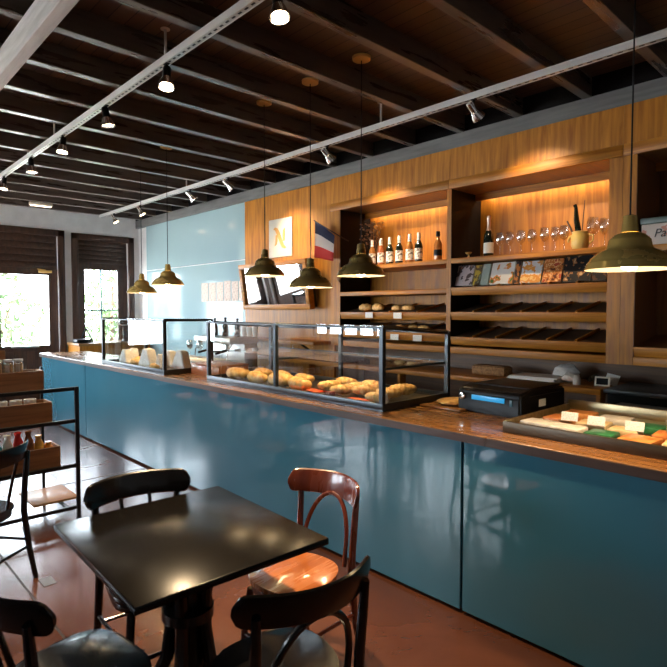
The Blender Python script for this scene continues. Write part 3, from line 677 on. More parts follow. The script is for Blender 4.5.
def book(label, u0, u1, h, m, y=4.42, lean=R(-19), th_=.02, base=1.868, group='books on the slanted shelf'):
    xa, xb = on_y(u0, 272, y).x, on_y(u1, 272, y).x; w_ = xb - xa
    t = thing('book', label, 'book', ((xa + xb) / 2, y, base + (y - 4.36) * .19), 0, group); t.rotation_euler = (lean, 0, 0)
    MB().box(-w_ / 2, w_ / 2, 0, .003, 0, h).build('front_cover', m, t, smooth=False)
    MB().box(-w_ / 2 + .003, w_ / 2 - .003, .0032, th_ - .0032, .003, h - .003).build('pages', M['cream'], t, smooth=False)
    MB().box(-w_ / 2, w_ / 2, th_ - .003, th_, 0, h).build('back_cover', m, t, smooth=False)
book('leftmost book, pale lavender cover with a dark bowl', 455, 471.5, .20, cv['lav'])
book('narrow yellow and black book right of the lavender one', 472.5, 479, .195, cv['yel'])
book('sage green book left of the white flower book', 480, 487.5, .20, cv['grn'])
book('white book with an orange and green flower on its cover', 489, 512, .205, cv['wht'])
book('slim dark book with an orange spine beside the white flower book', 513, 518, .20, cv['spi'])
book('white book with orange pastry pictures', 519.5, 540, .20, cv['org'])
book('book covered in rows of orange food pictures', 541.5, 560.5, .205, cv['food'])
book('large black book with small gold food pictures', 562, 590, .23, cv['blk'])
book('dark book at the right end of the slanted shelf', 591.5, 606, .22, cv['dk'])
book('taller dark book standing behind the orange and white one', 512, 540, .235, cv['dk'], y=4.52, base=1.87)
book('taller dark book standing behind the food picture book', 544, 566, .26, cv['dk'], y=4.52, base=1.87)
# op 3: tin with lettering
t = thing('printed_tin', 'cream gift tin with coral flowers and the word Paris, grey-green lid', 'tin', (on_y(668, 230, 4.42).x, 4.44, 2.1165))
MB().box(-.165, .165, -.05, .05, 0, .15, .008).build('body', cv['pink'], t)
MB().box(-.172, .172, -.056, .056, .1505, .195, .008).build('lid', mat('grey_green_lid', (.12, .16, .14), .4), t)
def text_mesh(txt, size, m, parent, loc, rot, depth=.0015):
    cu = bpy.data.curves.new('txt', 'FONT'); cu.body = txt; cu.size = size; cu.align_x = 'CENTER'; cu.align_y = 'CENTER'; cu.extrude = depth; cu.shear = .25
    ob = bpy.data.objects.new('txt', cu); C.objects.link(ob); bpy.context.view_layer.update()
    me = bpy.data.meshes.new_from_object(ob.evaluated_get(bpy.context.evaluated_depsgraph_get())); bpy.data.objects.remove(ob)
    me.materials.clear(); me.materials.append(m)
    o = bpy.data.objects.new('lettering', me); C.objects.link(o); o.parent = parent; o.location = loc; o.rotation_euler = rot
    return o
text_mesh('Paris', .085, mat('dark_lettering', (.06, .05, .045), .5), t, (0, -.052, .078), (R(90), 0, 0))

# wall things on the left: sign, mirror, flag, menu
t = thing('logo_sign', 'square ivory sign with a tan letter N on the oak wall', 'sign', (-5.645, 4.4145, 2.575))
MB().box(-.24, .24, -.012, 0, -.245, .245, .003, 1).build('board', M['poster'], t)
mb = MB()
def stroke(pts, ws):
    pts = [Vector(p) for p in pts]; L_, R_ = [], []
    for i, p in enumerate(pts):
        tg = (pts[min(i + 1, len(pts) - 1)] - pts[max(i - 1, 0)]).normalized(); nn = Vector((-tg.y, tg.x)) * ws[i]
        L_.append(p + nn); R_.append(p - nn)
    mb.prism([tuple(q) for q in L_] + [tuple(q) for q in R_[::-1]], 0, .003, mtx=Matrix.Translation((0, -.013, 0)) @ Matrix.Rotation(R(90), 4, 'X'))
stroke([(-.135, .115), (-.105, .125), (-.07, .105), (-.035, .055), (.0, -.01), (.03, -.065), (.06, -.11), (.10, -.13), (.125, -.128)], [.004, .018, .028, .031, .030, .029, .025, .015, .004])
stroke([(-.075, .04), (-.075, -.03), (-.085, -.075), (-.11, -.095)], [.016, .021, .017, .004])
stroke([(.10, .115), (.08, .085), (.075, .03), (.075, -.045)], [.004, .018, .021, .016])
mb.build('letter_emblem', M['logo'], t)
t = thing('wall_mirror', 'oak framed mirror tilted forward on the oak wall behind the pendants', 'mirror', (-5.60, 4.30, 1.66))
t.rotation_euler = (R(8), 0, 0)
mb = MB(); mb.box(-.69, .69, -.03, .05, 0, .06, .004).box(-.69, .69, -.03, .05, .54, .60, .004).box(-.69, -.63, -.03, .05, .06, .54, .004).box(.63, .69, -.03, .05, .06, .54, .004)
mb.build('frame', M['oak_h'], t)
MB().box(-.63, .63, 0, .006, .06, .54).build('mirror_glass', M['mirror'], t, smooth=False)
MB().box(.60, .69, .0505, .085, .02, .58).box(-.69, -.60, .0505, .06, .02, .58).build('backing', M['blackmetal'], t)
t = thing('tricolour_flag', 'hanging blue, white and red flag on the oak wall left of the shelves', 'flag', (-4.64, 4.24, 2.18))
b = bmesh.new(); nx, nz = 8, 12; G = []
for i in range(nz + 1):
    row = []
    for j in range(nx + 1):
        u_ = j / nx; v_ = i / nz
        row.append(b.verts.new((-.16 + .33 * u_ , .012 * math.sin(5 * u_ + 2 * v_), .075 - .065 * u_ + v_ * (.415 - .13 * u_ ** 1.6))))
    G.append(row)
for i in range(nz):
    for j in range(nx):
        f = b.faces.new((G[i][j], G[i][j + 1], G[i + 1][j + 1], G[i + 1][j])); f.material_index = min(2, i // 4)
bmesh.ops.solidify(b, geom=list(b.faces), thickness=.002)
me = bpy.data.meshes.new('cloth'); b.to_mesh(me); b.free()
for q in ('cloth_red', 'cloth_white', 'navy'): me.materials.append(M[q])
for p in me.polygons: p.use_smooth = True
o = bpy.data.objects.new('cloth', me); C.objects.link(o); o.parent = t
MB().tube([(-.166, .0, .5), (.18, .06, .3), (.24, .16, .24)], .006, 8).build('pole', M['door'], t)
mb = MB(); mb.ico((0, 0, 0), .05, 2, (.6, .4, 1.3), .25)
t2 = thing('wall_ornament', 'small dark hanging ornament below the flag beside the oak shelves', 'ornament', (-4.50, 4.345, 2.02)); mb.build('body', M['petal'], t2); MB().tube([(0, 0, .05), (0, .006, .16)], .004, 6).build('string', M['twig'], t2)
for i, u in enumerate([204.5, 212, 219.5, 227, 234.5, 242]):
    x0_, x1_ = on_y(u - 3.3, 290, 4.41).x, on_y(u + 3.3, 290, 4.41).x; w_ = (x1_ - x0_) / 2
    o = MB().box(-w_, w_, 0, .004, -.142, .142 + (.012 if i == 3 else 0)).build('menu_sheet', M['menu'], smooth=False); o.location = ((x0_ + x1_) / 2, 4.4145, 1.92)
    tag(o, '%s cream printed menu sheet from the left on the blue wall' % ORD[i], 'menu', 'menu sheets on the pale blue wall')
o = MB().box(-.31, .31, 0, .006, 0, .28, .002, 1).build('notice_board', mat('pale_aqua_board', (.55, .68, .68), .3)); o.location = (-6.81, 4.412, 1.475); tag(o, 'pale aqua notice board under the menu sheets on the blue wall', 'board')

# ledge below sign, bench behind the counter
t = thing('wall_ledge', 'narrow oak ledge on the wall under the tilted mirror', 'shelf', (-5.55, 4.41, 1.25))
MB().box(-.85, .88, -.30, 0, 0, .04, .004).build('board', M['oak_h'], t)
for x in (-.6, .6): MB().tube([(x, -.25, 0), (x, -.005, -.14)], .012, 8).build('bracket', M['blackmetal'], t)
t = thing('back_bench', 'low oak back bench behind the counter below the shelving', 'bench', (-4.1, 4.30, 0))
MB().box(-2.5, 2.48, 0, .11, 1.005, 1.05, .004).box(-.4, 2.48, .11, .56, 1.005, 1.05).build('worktop', M['oak_h'], t)
MB().box(-2.4, 2.4, .02, .10, 0, .12).build('plinth', M['blackmetal'], t, smooth=False)
for x in (-2.48, -.9, .5, 2.45): MB().box(x, x + .03, .002, .10, .1205, 1.004).build('upright', M['oak'], t, smooth=False)
MB().box(-2.4, 2.4, .04, .10, .45, .47).build('shelf', M['oak_h'], t, smooth=False)
t = thing('steel_bench', 'dark steel worktop bench at the right end behind the counter', 'bench', (-.5, 4.30, 0))
MB().box(-1.1, 1.4, 0, .56, 1.03, 1.06, .004).build('worktop', M['gunmetal'], t)
MB().box(-1.08, 1.4, .03, .54, .0, 1.029).build('cabinet', M['blackmetal'], t, smooth=False)
t = thing('undercounter_fridge', 'low black appliance with a pale steel top behind the pastry tray', 'fridge', (-.6, 3.95, 0))
MB().box(-.85, 1.2, -.2, .3, .0, .955).build('body', M['printer'], t, smooth=False)
MB().box(-.86, 1.21, -.21, .31, .956, .98, .004).build('top', M['steel'], t)
MB().tube([(-.76, -.17, .98), (-.76, -.17, 1.02)], .008, 8).build('tap', M['chrome'], t)
# on the bench
BZ = 1.0515
o = MB().box(-.17, .17, -.08, .08, 0, .085, .02).box(-.15, .15, -.06, .06, .07, .09).build('wicker_basket', M['wicker']); o.location = (-2.68, 4.55, BZ); tag(o, 'shallow woven wicker basket on the oak bench left of the papers', 'basket')
mb = MB()
for i in range(8): mb.box(-.22 + .004 * i, .22 - .012 * (i % 3), -.15, .14, .005 * i, .005 * i + .0045, mtx=Matrix.Rotation(.03 * (i - 4), 4, 'Z'))
o = mb.build('paper_stack', M['white'], smooth=False); o.location = (-2.22, 4.52, BZ); tag(o, 'loose stack of white paper bags on the oak bench', 'paper')
def pack(label, x, y, s_, rz):
    mb = MB(); mb.ico((0, 0, .06), .075, 2, (1.25, .8, .78), .2); o = mb.build('plastic_bag', M['packet']); o.location = (x, y, BZ + .002); o.scale = (s_,) * 3; o.rotation_euler = (0, 0, rz); return tag(o, label, 'bag', 'clear bags on the oak bench')
M['packet'] = noisy('crinkled_clear_wrap', (.66, .62, .58), (.85, .82, .79), (1, 1, 1), 30, .25, bump=.5)
pack('taller crinkled clear bag behind the paper stack', -2.06, 4.70, 1.15, .2); pack('crinkled clear bag right of the paper stack', -1.945, 4.50, .72, -.1)
o = MB().lathe([(0, 0), (.028, 0), (.03, .05), (.022, .062), (.022, .075), (0, .076)]).build('small_jar', M['wrap']); o.location = (-1.865, 4.46, BZ); tag(o, 'small white jar on the oak bench beside the clear bags', 'jar')
mb = MB()
for i in range(9): mb.ico((random.uniform(-.07, .07), random.uniform(-.04, .04), .024 + .018 * (i % 3)), .024, 1, (1, 1, 1), .15)
o = mb.build('wrapped_sweets', M['tray']); o.location = (-1.74, 4.58, BZ); tag(o, 'heap of small dark wrapped sweets on the oak bench', 'sweets', None, 'stuff')
t = thing('chalkboard_sign', 'small chalkboard in a pale wood frame on the right end of the bench', 'sign', (-1.685, 4.50, BZ)); t.rotation_euler = (R(-10), 0, R(8))
MB().box(-.055, .055, 0, .012, 0, .012).box(-.055, .055, 0, .012, .063, .075).box(-.055, -.043, 0, .012, .012, .063).box(.043, .055, 0, .012, .012, .063).build('frame', M['cream'], t); MB().box(-.043, .043, .003, .008, .012, .063).build('slate', M['printer'], t)
o = MB().box(-.05, .05, 0, .003, 0, .09).build('leaflet', M['cardprint'], smooth=False); o.location = (-1.66, 4.60, BZ + .03); o.rotation_euler = (R(-25), R(10), 0); o.location.z = BZ + .004; tag(o, 'white printed leaflet leaning behind the chalkboard sign', 'leaflet')
# espresso machine with bottles on top
t = thing('espresso_machine', 'steel espresso machine behind the near display case', 'coffee machine', (-6.0, 3.79, 0))
MB().box(-.55, .55, -.28, .28, .0, .86).build('stand', M['blueedge'], t, smooth=False)
MB().box(-.42, .42, -.22, .22, .9, .95, .01).box(-.40, .40, .02, .22, .95, 1.24, .015).box(-.42, .42, -.20, .22, 1.24, 1.32, .015).build('body', M['steel'], t)
MB().box(-.40, .40, -.25, .0, .862, .899, .004).build('drip_tray', M['gunmetal'], t)
for x in (-.2, .2):
    g = MB().lathe([(0, 0), (.035, 0), (.035, .06), (.03, .08), (0, .08)], (x, -.1, 1.155), 18).build('group_head', M['chrome'], t); MB().tube([(x, -.1, 1.15), (x, -.26, 1.12)], [.012, .015], 8).build('portafilter', M['printer'], g)
MB().tube([(-.36, -.12, 1.24), (-.38, -.2, 1.15), (-.36, -.22, 1.0)], .007, 8).tube([(.36, -.12, 1.24), (.38, -.2, 1.15), (.36, -.22, 1.0)], .007, 8).build('steam_wand', M['chrome'], t)
for x, lab, h in ((-.25, 'left dark bottle standing on the espresso machine', 1.), (0.0, 'middle dark bottle standing on the espresso machine', 1.05), (.27, 'right dark bottle standing on the espresso machine', 1.)):
    q = thing('bottle', lab, 'bottle', (-6.0 + x, 3.80, 1.3215), 0, 'dark bottles on the espresso machine'); q.scale = (h,) * 3
    MB().lathe([(0, 0), (.036, 0), (.038, .005), (.038, .12), (.015, .165), (.014, .2), (0, .2)]).build('glass_body', M['bottle_dark'], q, angle=60); MB().lathe([(.0145, .2005), (.016, .201), (.016, .225), (0, .226)]).build('cap', M['printer'], q)
t = thing('knock_pot', 'row of dark jars on the oak ledge under the mirror', 'jar', (-5.0, 4.25, 1.2915)); C.objects.unlink(t); bpy.data.objects.remove(t)
for i, x in enumerate((-6.2, -6.08, -5.95)):
    lathe_thing('paper_cup_stack', ['leftmost stack of white paper cups on the oak ledge', 'middle stack of white paper cups on the oak ledge', 'rightmost stack of white paper cups on the oak ledge'][i], 'cups', (x, 4.22, 1.2915), [(0, 0), (.03, 0), (.042, .16 - .03 * (i == 1)), (.040, .16 - .03 * (i == 1)), (0, .15 - .03 * (i == 1))], M['white'], 'paper cups on the oak ledge')
# far bench under the small window
t = thing('side_bench', 'oak bench under the small window at the far end of the room', 'bench', (-9.62, 3.76, 0))
MB().box(-.30, .30, -.62, .62, 1.06, 1.10, .004).build('worktop', M['oak_y'], t); MB().box(-.28, .28, -.60, .60, .08, 1.059).build('cabinet', M['oak'], t, smooth=False); MB().box(-.24, .24, -.56, .56, 0, .079).build('plinth', M['blackmetal'], t, smooth=False)
t = thing('tablet_stand', 'black folding tablet stand on the bench under the small window', 'stand', (-9.55, 3.34, 1.1015))
MB().tube([(0, -.1, 0), (0, .0, .24)], .014, 6).tube([(0, .12, 0), (0, .0, .24)], .014, 6).build('leg', M['blackmetal'], t); MB().box(-.012, .012, -.01, .09, .0, .06).build('foot', M['blackmetal'], t)
o = MB().box(-.12, .12, -.10, .10, 0, .07, .025).build('card_reader', M['printer']); o.location = (-9.5, 3.185 + .05, 1.1015); tag(o, 'black bag-shaped box at the left end of the far bench', 'box')
t = thing('coffee_grinder', 'black coffee grinder with a domed top on the far bench', 'grinder', (-9.5, 4.02, 1.1015))
MB().lathe([(0, 0), (.10, 0), (.10, .02), (.07, .04), (.07, .26), (.09, .28), (0, .28)]).build('body', M['printer'], t); MB().lathe([(.09, .281), (.13, .30), (.14, .33), (.13, .37), (.09, .41), (.03, .43), (0, .43)]).build('dome', M['black'], t); MB().lathe([(.1, .282), (.135, .296), (.12, .29), (0, .285)]).build('collar', M['white'], t)

# ------------------------------------------------------------------ pendant lamps
def pendant(label, x, y, zr, s_, m, group):
    t = thing('pendant_lamp', label, 'lamp', (x, y, zr), 0, group)
    MB().lathe([(0, ZC - zr), (.066, ZC - zr - .001), (.064, ZC - zr - .02), (.012, ZC - zr - .026), (0, ZC - zr - .026)]).build('canopy', M['gold'], t)
    MB().tube([(0, 0, ZC - zr - .026), (0, 0, .235 * s_)], .0035, 6).build('cord', M['blackmetal'], t)
    k = s_
    MB().lathe([(.012 * k, .235 * k), (.027 * k, .23 * k), (.034 * k, .165 * k), (.036 * k, .16 * k), (0, .16 * k)]).build('socket', m, t, angle=40)
    prof = [(.036, .158), (.06, .150), (.082, .128), (.088, .098), (.098, .086), (.125, .075), (.155, .048), (.157, .044), (.165, .032), (.168, .030), (.176, .010), (.180, 0)]
    MB().lathe([(r * k, z * k) for r, z in prof] + [((r - .003) * k, z * k) for r, z in prof[::-1]] + [(.036 * k, .158 * k)], seg=40).build('shade', m, t, angle=30)
    b_ = MB().lathe([(0, -.006 * k), (.028 * k, .002 * k), (.04 * k, .03 * k), (.03 * k, .068 * k), (.018 * k, .10 * k), (0, .10 * k)]).build('bulb', M['bulb'], t); b_['label'] = 'glowing warm bulb'
    MB().lathe([((r - .0035) * k, (z - .0002) * k) for r, z in prof[4:]], seg=40).build('lining', M['shade_in'], t)
    l = bpy.data.lights.new('pendant_light', 'SPOT'); l.energy = 30 * POW_PEND; l.color = (1, .70, .38); l.spot_size = R(125); l.spot_blend = .6; l.shadow_soft_size = .03
    lo = bpy.data.objects.new('pendant_light', l); C.objects.link(lo); lo.location = (x, y, zr - .012 * k)
    return t
POW_PEND = 1.6
YP = 2.87
for u, v, y, s_, m, lab in [(361, 276, YP, .98, 'brass_dark', 'dark bronze pendant lamp right of the flag, in front of the bread shelves'), (310.5, 287.5, YP, .98, 'brass_dark', 'dark bronze pendant lamp just below the flag'), (265, 276, YP, .98, 'brass_dark', 'dark bronze pendant lamp below the letter sign'), (629, 269.5, 2.58, 1.0, 'brass', 'largest brass pendant lamp at the right, in front of the oak pillar'), (142, 293, YP, .98, 'brass', 'brass pendant lamp farthest left, in front of the small window'), (168, 285, YP, .98, 'brass', 'second brass pendant lamp from the left, in front of the blue wall')]:
    p = on_y(u, v, y); pendant(lab, p.x, y, p.z, s_, M[m], 'pendant lamps over the counter')

# ------------------------------------------------------------------ tracks and spotlights
ZK = 3.235
def track(label, y, x0, x1, rods):
    t = thing('light_track', label, 'light track', (x0, y, ZK), 0)
    mb = MB().box(0, x1 - x0, -.022, .022, .008, .02, .002, 1).box(0, x1 - x0, -.022, -.016, -.028, .0075).box(0, x1 - x0, .016, .022, -.028, .0075)
    mb.build('rail', M['track'], t)
    mb = MB(); k = int((x1 - x0) / .06)
    for i in range(k): mb.box(.01 + i * .06, .04 + i * .06, -.006, .006, -.0262, -.0252)
    tag(MB().box(0, x1 - x0, -.0155, .0155, -.025, .0075).build('rail_core', M['steel'], t), None)
    tag(mb.build('perforation', M['blackmetal'], t), None, None, None, 'stuff')
    for v in mb.bm.verts if False else []: pass
    for x in rods:
        r = MB().tube([(x - x0, 0, .02), (x - x0, 0, ZC - ZK - .004)], .009, 8).build('hanger_rod', M['track'], t)
        MB().lathe([(0, 0), (.03, 0), (.03, .004), (0, .004)], (x - x0, 0, ZC - ZK - .0045), 14).build('ceiling_plate', M['track'], r)
track('pale perforated light track on the left, above the tables', 1.685, -9.6, 1.2, [-3.33, -5.53, -6.38, -.9])
track('pale perforated light track along the counter', 3.61, -9.53, 1.2, [-3.22, -6.6, .1])
def spot(label, x, y, aim, group, power, bm_='printer'):
    t = thing('spotlight', label, 'spotlight', (x, y, ZK - .02), 0, group)
    d = (Vector(aim) - Vector((x, y, ZK - .1))).normalized(); q = d.to_track_quat('-Z', 'Y').to_matrix().to_4x4(); q = Matrix.Translation((0, 0, -.085)) @ q
    MB().tube([(0, 0, -.001), (0, 0, -.045)], .009, 8).box(-.02, .02, -.012, .012, -.012, -.001).build('stem', M['printer'], t)
    MB().tube([q @ Vector((0, 0, .06)), Vector((0, 0, -.045))], .007, 6).lathe([(0, .065), (.022, .065), (.026, .055), (.026, .0), (.03, -.012), (0, -.012)], mtx=q, seg=18).build('body', M[bm_], t)
    MB().lathe([(.031, -.0125), (.048, -.055), (.052, -.075), (.049, -.075), (.045, -.055), (.028, -.0128)], mtx=q, seg=22).build('reflector', M['chrome'], t)
    MB().lathe([(0, -.058), (.02, -.06), (.040, -.066), (.0, -.0665)], mtx=q, seg=20).build('lens', M['spotglow'], t)
    l = bpy.data.lights.new('spot_light', 'SPOT'); l.energy = power; l.color = (1, .72, .42); l.spot_size = R(66); l.spot_blend = 1.; l.shadow_soft_size = .03
    lo = bpy.data.objects.new('spot_light', l); C.objects.link(lo); lo.location = Vector((x, y, ZK - .02)) + (q @ Vector((0, 0, -.08))); lo.rotation_euler = d.to_track_quat('-Z', 'Y').to_euler()
SP = 4.5
s1 = [(-2.17, (-1.6, 1.6, .6)), (-3.318, (-2.7, 1.2, .0)), (-4.304, (-4.1, 2.2, 0)), (-5.302, (-4.9, 1.2, 0)), (-6.28, (-6.1, 1.8, 0)), (-7.378, (-7.0, 1.2, 0))]
for i, (x, a) in enumerate(s1):
    spot('%s spotlight on the left track, counted from the camera end' % ORD[i], x, 1.685, a, 'spotlights on the left track', (90 if i < 2 else 25) * SP)
s2 = [(-2.303, (-2.15, 4.36, 2.5)), (-3.902, (-3.7, 4.6, 2.2)), (-5.616, (-5.3, 4.4, 2.4)), (-6.51, (-6.1, 4.4, 2.2)), (-8.007, (-7.4, 4.3, 1.6)), (-8.981, (-8.4, 4.3, 1.6))]
for i, (x, a) in enumerate(s2):
    spot('%s spotlight on the counter track, counted from the camera end' % ORD[i], x, 3.61, a, 'spotlights on the counter track', [20, 27, 30, 7, 4, 4][i] * SP, 'chrome')
t = thing('ceiling_fitting', 'small oblong cream fitting under the rafters near the far wall', 'ceiling fitting', (-9.2, 2.59, ZR))
MB().box(-.05, .05, -.16, .16, -.05, -.001, .015).build('housing', M['cream'], t); MB().box(-.04, .04, -.14, .14, -.058, -.0505, .003).build('diffuser', M['led'], t)

# ------------------------------------------------------------------ tables and chairs
def make_table(label, loc, rz, lx, ly, group=None):
    t = thing('cafe_table', label, 'table', loc, rz, group)
    MB().box(-lx / 2, lx / 2, -ly / 2, ly / 2, .722, .75, .005).build('tabletop', M['tabletop'], t)
    MB().box(-.2, .2, -.2, .2, .70, .7215, .006).build('mounting_plate', M['black'], t)
    MB().box(-.045, .045, -.045, .045, .18, .6995, .01).build('column', M['black'], t)
    for k in range(4):
        a = PI / 4 + k * PI / 2; c_, s_ = math.cos(a), math.sin(a)
        pts = [(.16, .699), (.10, .62), (.075, .5), (.07, .36), (.09, .22), (.16, .09), (.28, .022)]
        MB().tube([(r_ * c_, r_ * s_, z) for r_, z in pts], [.024, .026, .027, .028, .028, .026, .022], 10).build('leg', M['black'], t)
    MB().lathe([(.05, .40), (.105, .40), (.105, .44), (.05, .44)]).build('ring', M['black'], t)
    return t

def make_chair(label, style, m, mseat, group):
    t = thing('bentwood_chair', label, 'chair', (0, 0, 0), 0, group)
    def outline(k=1.):
        P_ = []
        for i in range(40):
            a = 2 * PI * i / 40; ca, sa = math.cos(a), math.sin(a)
            n_ = 3.4 if style == 'spindle' else 2.5
            x = .195 * k * math.copysign(abs(ca) ** (2 / n_), ca); y = .205 * k * math.copysign(abs(sa) ** (2 / n_), sa)
            y *= 1 + .09 * (x / .2); P_.append((x, y))
        return P_
    MB().prism(outline(1.), .445, .467, .006).build('seat', mseat, t)
    MB().prism(outline(.94), .405, .4445, .004).build('seat_ring', m, t)
    for s_ in (-1, 1):
        MB().tube([(.145, s_ * .150, .404), (.165, s_ * .165, .25), (.19, s_ * .185, 0)], [.018, .017, .013], 10).build('front_leg', m, t)
        MB().tube([(-.265, s_ * .195, 0), (-.225, s_ * .19, .2), (-.20, s_ * .185, .42), (-.205, s_ * .188, .55), (-.218, s_ * .192, .70), (-.226, s_ * .195, .79)], [.014, .017, .019, .018, .017, .014], 10).build('back_post', m, t)
    # crest: a bent board with rounded ends
    n_ = 40; b = bmesh.new(); rings = []
    for i in range(n_ + 1):
        q = i / n_ * 2 - 1; y = .245 * q
        x = -.278 + .103 * q * q; hh = .056 * math.sqrt(max(.06, 1 - (max(0, abs(q) - .84) / .16) ** 2.6))
        tx = Vector((.21 * q, .245, 0)).normalized(); nx = Vector((-tx.y, tx.x, 0))
        nx = Vector((tx.y, -tx.x, 0)); ring = []
        for kk in range(12):
            an = 2 * PI * kk / 12; ca, sa = math.cos(an), math.sin(an)
            a_ = math.copysign(abs(ca) ** .6, ca) * .0105; z_ = math.copysign(abs(sa) ** .6, sa) * hh
            p = Vector((x, y, .803 + z_)) + nx * a_ + Vector((-.22 * z_, 0, 0)); ring.append(b.verts.new(p))
        rings.append(ring)
    for r0, r1 in zip(rings, rings[1:]):
        for kk in range(12): b.faces.new((r0[kk], r0[(kk + 1) % 12], r1[(kk + 1) % 12], r1[kk]))
    b.faces.new(rings[0][::-1]); b.faces.new(rings[-1])
    MB().merge(b).build('crest_rail', m, t)
    if style == 'spindle':
        for y in (-.065, .065): MB().tube([(-.185, y, .462), (-.222, y * 1.02, .62), (-.266, y * 1.05, .78)], [.009, .0095, .009], 8).build('spindle', m, t)
    else:
        pts = []
        for i in range(25):
            a = PI * i / 24; y = .15 * math.cos(a); s__ = math.sin(a) ** .8; z = .465 + .295 * s__
            pts.append((-.185 - .078 * s__ ** 1.3, y * (1 + .0 * s__), z))
        MB().tube(pts, .0115, 10).build('back_hoop', m, t)
    MB().tube([(.172, -.17, .2), (.172, .17, .2)], .009, 8).build('stretcher', m, t)
    for s_ in (-1, 1): MB().tube([(.167, s_ * .167, .24), (-.217, s_ * .189, .24)], .009, 8).build('stretcher', m, t)
    MB().tube([(-.227, -.189, .20), (-.227, .189, .20)], .009, 8).build('stretcher', m, t)
    return t
make_table('black square cafe table in the foreground', (-2.02, 1.09, 0), R(-2), .87, .78)
cA = make_chair('black chair on the far side of the foreground table, facing the camera', 'spindle', M['black'], M['black'], 'black spindle-back chairs')
cA.location = (-2.32, 1.09, 0); cA.rotation_euler = (0, 0, R(-6))
cD = copy_tree(cA, (-1.865, .605, 0), R(97), 'black chair at the bottom left corner, its seat pushed toward the table', 'black spindle-back chairs')
cE = copy_tree(cA, (-3.79, .65, 0), R(216), 'black chair at the left edge in front of the crate rack', 'black spindle-back chairs')
cB = make_chair('red-brown bentwood chair between the table and the blue counter', 'hoop', M['mahog'], M['mahog_seat'], None)
cB.location = (-1.90, 1.56, 0); cB.rotation_euler = (0, 0, R(-84)); cB.scale = (1, .9, 1)
cC = make_chair('black hoop-back chair in the foreground with its back to the camera', 'hoop', M['black'], M['black'], None)
cC.location = (-1.435, 1.10, 0); cC.rotation_euler = (0, 0, R(172))

# tables and chairs by the side windows, seen only in the reflections
tb = make_table('black cafe table by the side windows, mirrored in the counter front', (-6.3, .15, 0), 0, .8, .8, 'cafe tables by the side windows')
copy_tree(tb, (-8.4, .25, 0), 0, None)
for x, y, a in ((-6.3, .82, -90), (-5.6, .15, 180), (-7.0, .15, 0), (-8.4, .95, -90), (-7.68, .25, 180), (-9.1, .25, 0), (-4.6, -.6, 150), (-3.4, -.9, 60)):
    copy_tree(cC, (x, y, 0), R(a), 'black chair at a table by the side windows, mirrored in the counter', 'chairs by the side windows')

# ------------------------------------------------------------------ crate rack
rk = thing('crate_rack', 'black metal rack holding stepped wooden crates by the left edge', 'rack', (-4.45, 1.2, 0))
def P_(a, b, r_=.014): return MB().box(min(a[0], b[0]) - r_, max(a[0], b[0]) + r_, min(a[1], b[1]) - r_, max(a[1], b[1]) + r_, min(a[2], b[2]) - r_, max(a[2], b[2]) + r_, .002, 1)
for y in (-.52, .275): P_((0, y, .014), (0, y, 1.045)).build('post', M['blackmetal'], rk)
for z in (.12, .447, .795, 1.045): MB().box(-.012, .012, -.505, .26, z - .014, z + .014, .002, 1).build('rail', M['blackmetal'], rk)
for y in (-.52, .20): P_((-.62, y, .014), (-.62, y, 1.16), .011).build('rear_post', M['blackmetal'], rk)
for y in (-.52, .20): MB().box(-.608, -.015, y - .01, y + .01, .11, .13).build('side_rail', M['blackmetal'], rk)
def crate(label, x, y0, y1, z0, z1, dep):
    t = thing('wooden_crate', label, 'crate', (x, (y0 + y1) / 2, z0), 0, 'crates on the rack'); h = z1 - z0; w_ = (y1 - y0) / 2
    MB().box(-.014, 0, -w_, w_, 0, h, .002, 1).build('front_board', M['crate'], t); MB().box(-dep, -dep + .014, -w_, w_, 0, h, .002, 1).build('back_board', M['crate'], t)
    for s_ in (-1, 1): MB().box(-dep + .0145, -.0145, s_ * w_ - .007 - s_ * .007, s_ * w_ + .007 - s_ * .007, 0, h).build('end_board', M['crate'], t)
    MB().box(-dep + .0145, -.0145, -w_ + .0145, w_ - .0145, .0, .012).build('bottom_board', M['crate'], t)
crate('lowest wooden crate on the rack, full of colourful packets', -4.468, .72, 1.357, .428, .612, .19)
crate('middle wooden crate on the rack, holding small white pots', -4.668, .72, 1.365, .755, .928, .19)
crate('top wooden crate on the rack, holding biscuit jars', -4.868, .72, 1.365, 1.005, 1.158, .19)
o = MB().box(-.02, 0, -.3, .3, 0, .2, .003).build('rack_board', M['crate']); o.parent = rk; o.location = (-.632, -.36, 1.0 + .12)
o = MB().box(-.40, .02, -.02, .31, .0, .018, .003).build('low_shelf', M['oak_y']); o.parent = rk; o.location = (-.18, .02, .131); pass
# jars
for i, (y, z) in enumerate([(1.20, 1.0175), (1.125, 1.0175), (1.05, 1.0175), (.975, 1.0175)]):
    t = thing('biscuit_jar', '%s clear jar of biscuits from the right in the top crate' % ORD[i], 'jar', (-4.95, y + .0, z), 0, 'biscuit jars in the top crate')
    MB().lathe([(0, 0), (.032, 0), (.034, .19), (.030, .205), (0, .205)]).build('contents', M['bakery2'], t); MB().lathe([(.0345, .0), (.036, .005), (.036, .205), (.031, .22), (.0305, .219), (.0345, .204)]).build('glass_body', M['glassware'], t); MB().lathe([(.031, .2205), (.034, .221), (.034, .24), (0, .241)]).build('lid', M['white'], t)
for i, y in enumerate((1.23, 1.13, 1.03)):
    lathe_thing('white_pot', ['rightmost small white pot in the middle crate', 'second small white pot from the right in the middle crate', 'third small white pot from the right in the middle crate'][i], 'pot', (-4.76, y, .7675), [(0, 0), (.035, 0), (.042, .16), (.044, .185), (.038, .186), (.035, .15), (0, .14)], M['white'], 'white pots in the middle crate')
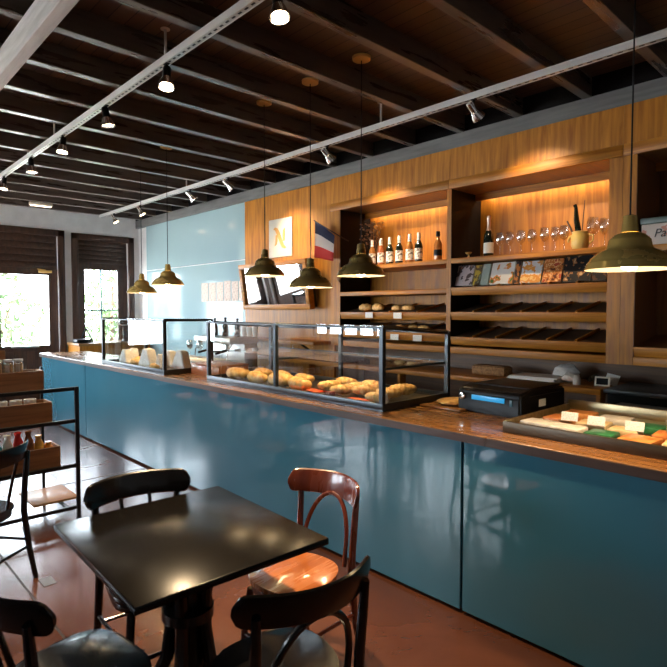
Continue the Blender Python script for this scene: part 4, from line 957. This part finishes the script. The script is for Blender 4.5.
cols = [('amber', (.55, .22, .03)), ('gold', (.62, .34, .05)), ('brown', (.16, .06, .02)), ('red', (.55, .02, .015)), ('white', (.7, .66, .6)), ('teal', (.03, .28, .36)), ('crimson', (.40, .02, .03))]
for i, (cn, c_) in enumerate(cols):
    y = 1.30 - .07 * i; m_ = noisy(cn + '_packet', c_, tuple(min(1, q * 1.5) for q in c_), (1, 1, 1), 22, .25, bump=.3)
    mb = MB(); hgt = [.20, .26, .30, .30, .29, .27, .24][i]
    mb.tube([(0, 0, 0), (.004, 0, hgt * .3), (0, .003, hgt * .75), (0, 0, hgt * .9), (0, 0, hgt)], [.030, .034, .032, .018, .024], 10)
    o = mb.build('sweet_packet', m_); o.location = (-4.56, y, .4405); tag(o, '%s sweet packet in the lowest crate' % cn, 'packet', 'packets in the lowest crate')
o = MB().box(-.06, .06, -.035, .035, 0, .003).build('floor_plate', M['rubber'], smooth=False); o.location = (-3.585, 1.0, 0); tag(o, 'small grey metal cover plate set in the concrete floor', 'floor plate')

# ------------------------------------------------------------------ light
W = bpy.data.worlds.new('sky'); sc.world = W; W.use_nodes = True; nt = W.node_tree; bg = nt.nodes['Background']
bg.inputs['Color'].default_value = (.80, .90, 1.0, 1); bg.inputs['Strength'].default_value = 26.0
def portal(loc, rot, sx, sy):
    l = bpy.data.lights.new('portal', 'AREA'); l.shape = 'RECTANGLE'; l.size = sx; l.size_y = sy; l.cycles.is_portal = True
    o = bpy.data.objects.new('portal', l); C.objects.link(o); o.location = loc; o.rotation_euler = rot
for y0, y1, z0, z1 in far_holes: portal((XF - .19, (y0 + y1) / 2, (z0 + min(z1, 2.4)) / 2), (0, R(-90), 0), min(z1, 2.4) - z0, y1 - y0)
for x0, x1, z0, z1 in left_holes: portal(((x0 + x1) / 2, YL - .19, (z0 + z1) / 2), (R(90), 0, 0), x1 - x0, z1 - z0)
sl = bpy.data.lights.new('sun', 'SUN'); sl.energy = 100; sl.color = (1, .95, .86); sl.angle = R(.6)
so = bpy.data.objects.new('sun', sl); C.objects.link(so); so.rotation_euler = Vector((-.12, 1, -.72)).to_track_quat('-Z', 'Y').to_euler()
# strip lights in the shelving
for x0, x1 in ((-4.44, -3.11), (-2.95, -1.67)):
    l = bpy.data.lights.new('shelf_strip', 'AREA'); l.shape = 'RECTANGLE'; l.size = x1 - x0; l.size_y = .03; l.energy = 3.2; l.color = (1, .84, .66)
    o = bpy.data.objects.new('shelf_strip', l); C.objects.link(o); o.location = ((x0 + x1) / 2, YS + .44, 2.765); o.rotation_euler = (R(0), 0, 0)
sc.view_settings.view_transform = 'Standard'; sc.view_settings.look = 'None'; sc.view_settings.gamma = 1; sc.view_settings.use_curve_mapping = False
sc.view_settings.exposure = 0.12
sc.cycles.use_denoising = True; sc.cycles.max_bounces = 10; sc.cycles.transparent_max_bounces = 16
sc.cycles.sample_clamp_indirect = 8; sc.cycles.caustics_reflective = False; sc.cycles.caustics_refractive = False
